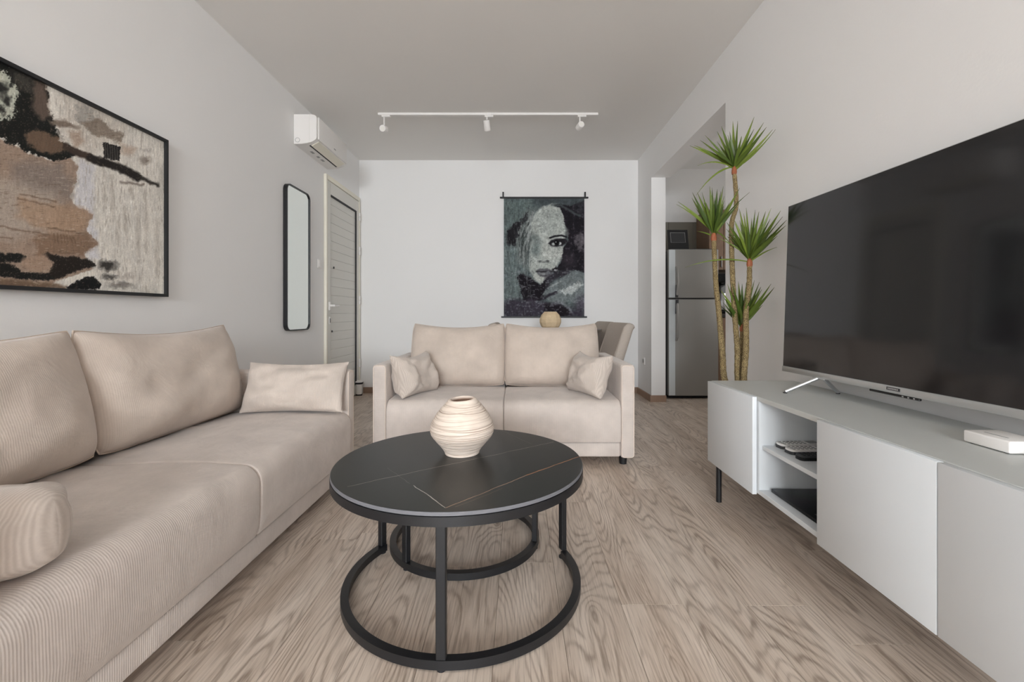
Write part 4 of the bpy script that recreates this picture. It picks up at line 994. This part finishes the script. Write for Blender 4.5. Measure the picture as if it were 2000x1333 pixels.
pf = thing('photo_frame', 'black framed picture leaning on top of the refrigerator', 'picture frame', (1.78, 4.98, 1.585), 0.0)
PM = Matrix.Rotation(math.radians(-12), 4, 'X')
part('frame', xf(join(geo_box(-.11, .11, -.008, .008, 0, .10), geo_box(-.11, .11, -.008, .008, .225, .25), geo_box(-.11, -.088, -.008, .008, .10, .225), geo_box(.088, .11, -.008, .008, .10, .225)), PM), M['blackwood'], pf)
part('print', xf(geo_box(-.088, .088, -.002, .006, .10, .225), PM), M['darkgrey'], pf)
part('inner_line', xf(join(geo_box(-.082, .082, -.0032, -.002, .104, 0.088), geo_box(-.082, .082, -.0032, -.002, .216, .220), geo_box(-.082, -.078, -.0032, -.002, 0.088, .216), geo_box(.078, .082, -.0032, -.002, 0.088, .216)), PM), M['greyplastic'], pf)
part('easel_back', xf(geo_box(-.02, .02, .0, .004, 0, .2), Matrix.Translation((0, .115, 0)) @ Matrix.Rotation(math.radians(15), 4, 'X')), M['blackwood'], pf)

uc = thing('upper_cabinet', 'brown wood wall cabinet right of the refrigerator', 'cabinet', (2.45, 5.25, 1.39))
part('body', geo_box(2.15, 2.75, 5.09, KY1-.011, 1.39, 2.07, .002, 1), M['wooddoor'], uc, world=True)
for a, b in ((2.152, 2.312), (2.316, 2.53), (2.534, 2.748)):
    d = part('door', geo_box(a, b, 5.07, 5.09, 1.392, 2.068, .002, 1), M['wooddoor'], uc, world=True)
    part('handle', geo_box(b-.03, b-.02, 5.055, 5.07, 1.42, 1.54, .002, 1), M['silver'], d, world=True)
bc = thing('base_cabinet', 'brown wood floor cabinet under the kitchen worktop', 'cabinet', (2.55, 5.15, 0))
part('body', geo_box(2.15, 2.95, 4.90, KY1-.011, .08, .86, .002, 1), M['wooddoor'], bc, world=True)
part('plinth', geo_box(2.16, 2.94, 4.94, KY1-.02, 0, .08), M['rubber'], bc, world=True)
for a, b in ((2.152, 2.548), (2.552, 2.948)):
    d = part('door', geo_box(a, b, 4.88, 4.90, .085, .855, .002, 1), M['wooddoor'], bc, world=True)
    part('handle', geo_box(b-.04, b-.03, 4.865, 4.88, .66, .80, .002, 1), M['silver'], d, world=True)
single('worktop', geo_box(2.14, 2.96, 4.87, KY1-.011, .86, .90, .003, 1), M['worktop'], 'dark kitchen worktop beside the refrigerator', 'worktop')
cm = thing('coffee_machine', 'tall black coffee machine on the kitchen worktop beside the refrigerator', 'coffee machine', (2.29, 5.12, .90))
part('base', geo_box(2.18, 2.40, 4.97, 5.27, .90, .945, .006, 2), M['blackgloss'], cm, world=True)
part('column', geo_box(2.18, 2.40, 5.14, 5.27, .945, 1.24, .006, 2), M['blackgloss'], cm, world=True)
part('head', geo_box(2.17, 2.41, 4.97, 5.28, 1.24, 1.345, .012, 2), M['blackgloss'], cm, world=True)
part('carafe', geo_lathe([(.0001, 0), (.06, 0), (.07, .05), (.065, .13), (.05, .18), (.0001, .18)], 24, (2.29, 5.06, .946)), M['silver'], cm, world=True)

# ================================================================== PLANT
def mat_trunk():
    m, nt, p = new_mat('dracaena_trunk'); L = nt.links.new
    tc = nd(nt, 'ShaderNodeTexCoord'); mp = nd(nt, 'ShaderNodeMapping'); mp.inputs['Scale'].default_value = (1, 1, 2.2); L(tc.outputs['Object'], mp.inputs[0])
    vo_ = nd(nt, 'ShaderNodeTexVoronoi', i_Scale=135.0, feature='DISTANCE_TO_EDGE'); L(mp.outputs[0], vo_.inputs[0])
    nz = nd(nt, 'ShaderNodeTexNoise', i_Scale=40.0, i_Detail=3.0); L(tc.outputs['Object'], nz.inputs[0])
    cr = nd(nt, 'ShaderNodeMapRange'); L(vo_.outputs[0], cr.inputs[0]); cr.inputs[1].default_value = .03; cr.inputs[2].default_value = .22
    c = mixc(nt, nz.outputs[0], lin((128, 108, 66)), lin((206, 186, 136)))
    c = mixc(nt, cr.outputs[0], lin((84, 66, 42)), c); L(c, p.inputs['Base Color']); p.inputs['Roughness'].default_value = .85
    bp = nd(nt, 'ShaderNodeBump', i_Strength=.6, i_Distance=.004); L(cr.outputs[0], bp.inputs['Height']); L(bp.outputs[0], p.inputs['Normal'])
    return m
M['trunk'] = mat_trunk()
def mat_leaf():
    m, nt, p = new_mat('dracaena_leaf'); L = nt.links.new
    oi = nd(nt, 'ShaderNodeObjectInfo'); tc = nd(nt, 'ShaderNodeTexCoord')
    uv = nd(nt, 'ShaderNodeUVMap'); sp = nd(nt, 'ShaderNodeSeparateXYZ'); L(uv.outputs[0], sp.inputs[0])
    c = mixc(nt, oi.outputs['Random'], lin((58, 80, 28)), lin((112, 130, 48)))
    edge = mth(nt, 'POWER', mth(nt, 'ABSOLUTE', sp.outputs[0]), 3.0)
    c = mixc(nt, mth(nt, 'MULTIPLY', edge, .55), c, lin((58, 62, 30)))
    tip = nd(nt, 'ShaderNodeMapRange'); L(sp.outputs[1], tip.inputs[0]); tip.inputs[1].default_value = .82; tip.inputs[2].default_value = 1.0
    c = mixc(nt, mth(nt, 'MULTIPLY', tip.outputs[0], .6), c, lin((70, 58, 36)))
    L(c, p.inputs['Base Color']); p.inputs['Roughness'].default_value = .42; p.inputs['Specular IOR Level'].default_value = .4
    return m
M['leaf'] = mat_leaf()
PC = Vector((1.245, 2.43, 0))
pl = thing('dracaena_plant', 'tall four-stemmed dracaena plant in a pot behind the television cabinet', 'plant', tuple(PC))
part('pot', geo_lathe([(.0001, 0), (.074, 0), (.078, .01), (.098, .33), (.101, .34), (.093, .34), (.088, .31), (.0001, .31)], 40), M['pot'], pl)
part('soil', geo_lathe([(.0001, .311), (.0875, .311), (.08, .318), (.0001, .322)], 30), M['soil'], pl)
def leaf(base, tip, w, sag, parent, rnd):
    base = Vector(base); tip = Vector(tip); ax = tip-base; ln = ax.length
    side = ax.cross(Vector((rnd.uniform(-.3, .3), -1, .15))).normalized()
    # arch: start more upright, bend to the tip
    ctrl = base+ax*.5+Vector((0, 0, sag*ln))
    n = 8; V = []; UV = []; Fc = []
    prev = None
    for i in range(n+1):
        t = i/n; p = base*(1-t)**2+ctrl*2*t*(1-t)+tip*t*t
        tg = ((ctrl-base)*(1-t)+(tip-ctrl)*t).normalized(); s = (side-tg*side.dot(tg)).normalized(); nn = s.cross(tg)
        hw = w*(.60+1.0*t if t < .35 else .95*(1-((t-.35)/.65))**.85)
        hw = max(hw, .0006)
        for a, d, th2 in ((-1, .22, 0), (0, 0, 0), (1, .22, 0)):
            q = p+s*hw*a+nn*hw*d*abs(a); V.append(tuple(q)); UV.append((a, t))
        V.append(tuple(p-nn*.0012)); UV.append((0, t))
    for i in range(n):
        a, b = i*4, (i+1)*4
        Fc += [(a, a+1, b+1, b), (a+1, a+2, b+2, b+1), (a+2, a+3, b+3, b+2), (a+3, a, b, b+3)]
    Fc += [(0, 3, 2, 1), (n*4, n*4+1, n*4+2, n*4+3)]
    r = PC; return part('leaf', [[(p[0]-r.x, p[1]-r.y, p[2]-r.z) for p in V], Fc], M['leaf'], parent, uv=UV, sharp=60)
def c3(x, y): return (1320+x/5.127, 220+y/5.127)
def c4(x, y): return (1320+x/4.3, 450+y/4.3)
stems = [
    # path px/py with depth, radius, crown tips
    dict(path=[(1418, 905, 2.43), (1416, 745, 2.43), (1411, 690, 2.43), (1405, 620, 2.43), (1398, 550, 2.43), (1394, 465, 2.43)], r=.0165,
         tips=[(*c3(5, 920), .10), (*c3(20, 893), .06), (*c3(160, 855), 0), (*c3(165, 800), 0), (*c3(215, 800), 0), (*c3(262, 800), 0), (*c3(340, 738), 0), (*c3(362, 752), 0), (*c3(415, 765), 0),
               (*c3(475, 738), 0), (*c3(450, 790), 0), (*c3(640, 755), .02), (*c3(738, 800), .10), (*c3(215, 1190), .10), (*c3(540, 900), .02), (*c3(560, 1330), .12), (*c3(300, 900), 0), (*c3(390, 850), 0), (*c3(480, 930), 0), (*c3(240, 950), .05)]),
    dict(path=[(1436, 905, 2.45), (1441, 745, 2.45), (1440, 680, 2.45), (1434, 600, 2.45), (1430, 520, 2.45), (1429, 440, 2.45), (1438, 400, 2.45), (1434, 335, 2.45)], r=.0150,
         tips=[(*c3(140, 332), .02), (*c3(185, 328), .06), (*c3(245, 277), 0), (*c3(290, 225), 0), (*c3(412, 188), 0), (*c3(456, 135), 0), (*c3(570, 85), 0), (*c3(620, 85), 0), (*c3(785, 42), -.03), (*c3(880, 100), -.03),
               (*c3(908, 145), -.03), (*c3(970, 170), -.05), (*c3(1000, 168), -.14), (*c3(815, 283), .06), (*c3(218, 532), .22), (*c3(205, 828), .22), (*c3(500, 250), 0), (*c3(660, 240), 0), (*c3(380, 370), .04), (*c3(720, 330), .0), (*c3(540, 190), 0), (*c3(460, 360), .03)]),
    dict(path=[(1450, 905, 2.41), (1453, 745, 2.41), (1457, 680, 2.41), (1457, 610, 2.41), (1463, 560, 2.41), (1464, 515, 2.41)], r=.0165,
         tips=[(*c3(510, 1100), .03), (*c3(505, 1165), .03), (*c3(585, 1075), .0), (*c3(635, 962), 0), (*c3(705, 955), 0), (*c3(680, 1012), 0), (*c3(795, 975), 0), (*c3(832, 992), .0), (*c3(900, 990), 0), (*c3(955, 957), -.02),
               (*c3(1050, 982), -.03), (*c3(1070, 1045), .0), (*c3(1110, 1077), .05), (*c3(1102, 1132), .02), (*c4(850, 143), .12), (*c4(75, 315), .14), (*c4(340, 60), .10), (*c3(560, 1150), .02), (*c3(760, 1060), 0), (*c3(880, 1080), 0), (*c3(640, 1080), 0), (*c3(960, 1180), .05), (*c4(440, 55), .08)]),
    dict(path=[(1446, 905, 2.47), (1449, 745, 2.47), (1449, 690, 2.47), (1449, 642, 2.47)], r=.0140,
         tips=[(*c4(375, 500), .02), (*c4(432, 450), 0), (*c4(470, 440), 0), (*c4(525, 430), 0), (*c4(556, 450), 0), (*c4(592, 440), 0), (*c4(660, 420), 0), (*c4(703, 435), .0), (*c4(715, 475), .02), (*c4(800, 450), -.04), (*c4(828, 480), -.05), (*c4(400, 560), .03), (*c4(500, 560), 0), (*c4(590, 560), 0), (*c4(640, 560), 0)]),
]
rnd = random.Random(5)
for s in stems:
    pts = [W(*q) for q in s['path']]; pts[0] = Vector((PC.x+(pts[1].x-PC.x)*.35, pts[1].y, .31))
    # smooth the stem path
    fine = []
    for i in range(len(pts)-1):
        p0 = pts[max(i-1, 0)]; p1 = pts[i]; p2 = pts[i+1]; p3 = pts[min(i+2, len(pts)-1)]
        for k in range(12):
            t = k/12; fine.append(.5*((2*p1)+(p2-p0)*t+(2*p0-5*p1+4*p2-p3)*t*t+(3*p1-p0-3*p2+p3)*t**3))
    fine.append(pts[-1])
    rr = [s['r']*(1.05-.32*i/len(fine))*(1+.05*math.sin(i*2.2)) for i in range(len(fine))]
    tk = part('trunk', geo_tube([p-PC for p in fine], rr, 12), M['trunk'], pl)
    tp = pts[-1]; Y = s['path'][-1][2]
    part('leaf_sheath', geo_tube([tp-PC-Vector((0, 0, .016)), tp-PC-Vector((0, 0, .006)), tp-PC+Vector((0, 0, .012)), tp-PC+Vector((0, 0, .03))], [s['r']*.80, s['r']*.92, s['r']*.85, s['r']*.5], 10), M['redbase'], tk, label='reddish leaf base')
    for (px, py, sag) in s['tips']:
        right = (px-s['path'][-1][0])
        Yt = Y+rnd.uniform(-.09, .07)-max(0, right-10)*.0028
        while (px-CX)/F*Yt > XR-.02: Yt -= .02
        q = W(px, py, Yt); dd = (q-tp); b = tp+Vector((dd.x*.03, dd.y*.03, .02+rnd.uniform(-.012, .02)))
        lw = (.0112*(1+rnd.uniform(-.15, .25)) if dd.length > .16 else .0095)*(.5 if abs(sag) >= .1 else 1)
        leaf(b, q, lw, sag if sag else rnd.uniform(-.03, .05), tk, rnd)
    # shorter inner leaves that fill the rosette towards and away from the room
    ln_ = sum((W(px, py, Y)-tp).length for px, py, _ in s['tips'])/len(s['tips'])
    for k in range(11):
        a = 2*PI*k/11+rnd.uniform(-.2, .2); el = rnd.uniform(.55, 1.25); L_ = ln_*rnd.uniform(.7, .95)
        q = tp+Vector((math.cos(a)*math.cos(el)*L_*.75, math.sin(a)*math.cos(el)*L_, .02+math.sin(el)*L_))
        q.x = min(q.x, XR-.03)
        leaf(tp+Vector((0, 0, .018)), q, .0095, rnd.uniform(-.02, .05), tk, rnd)
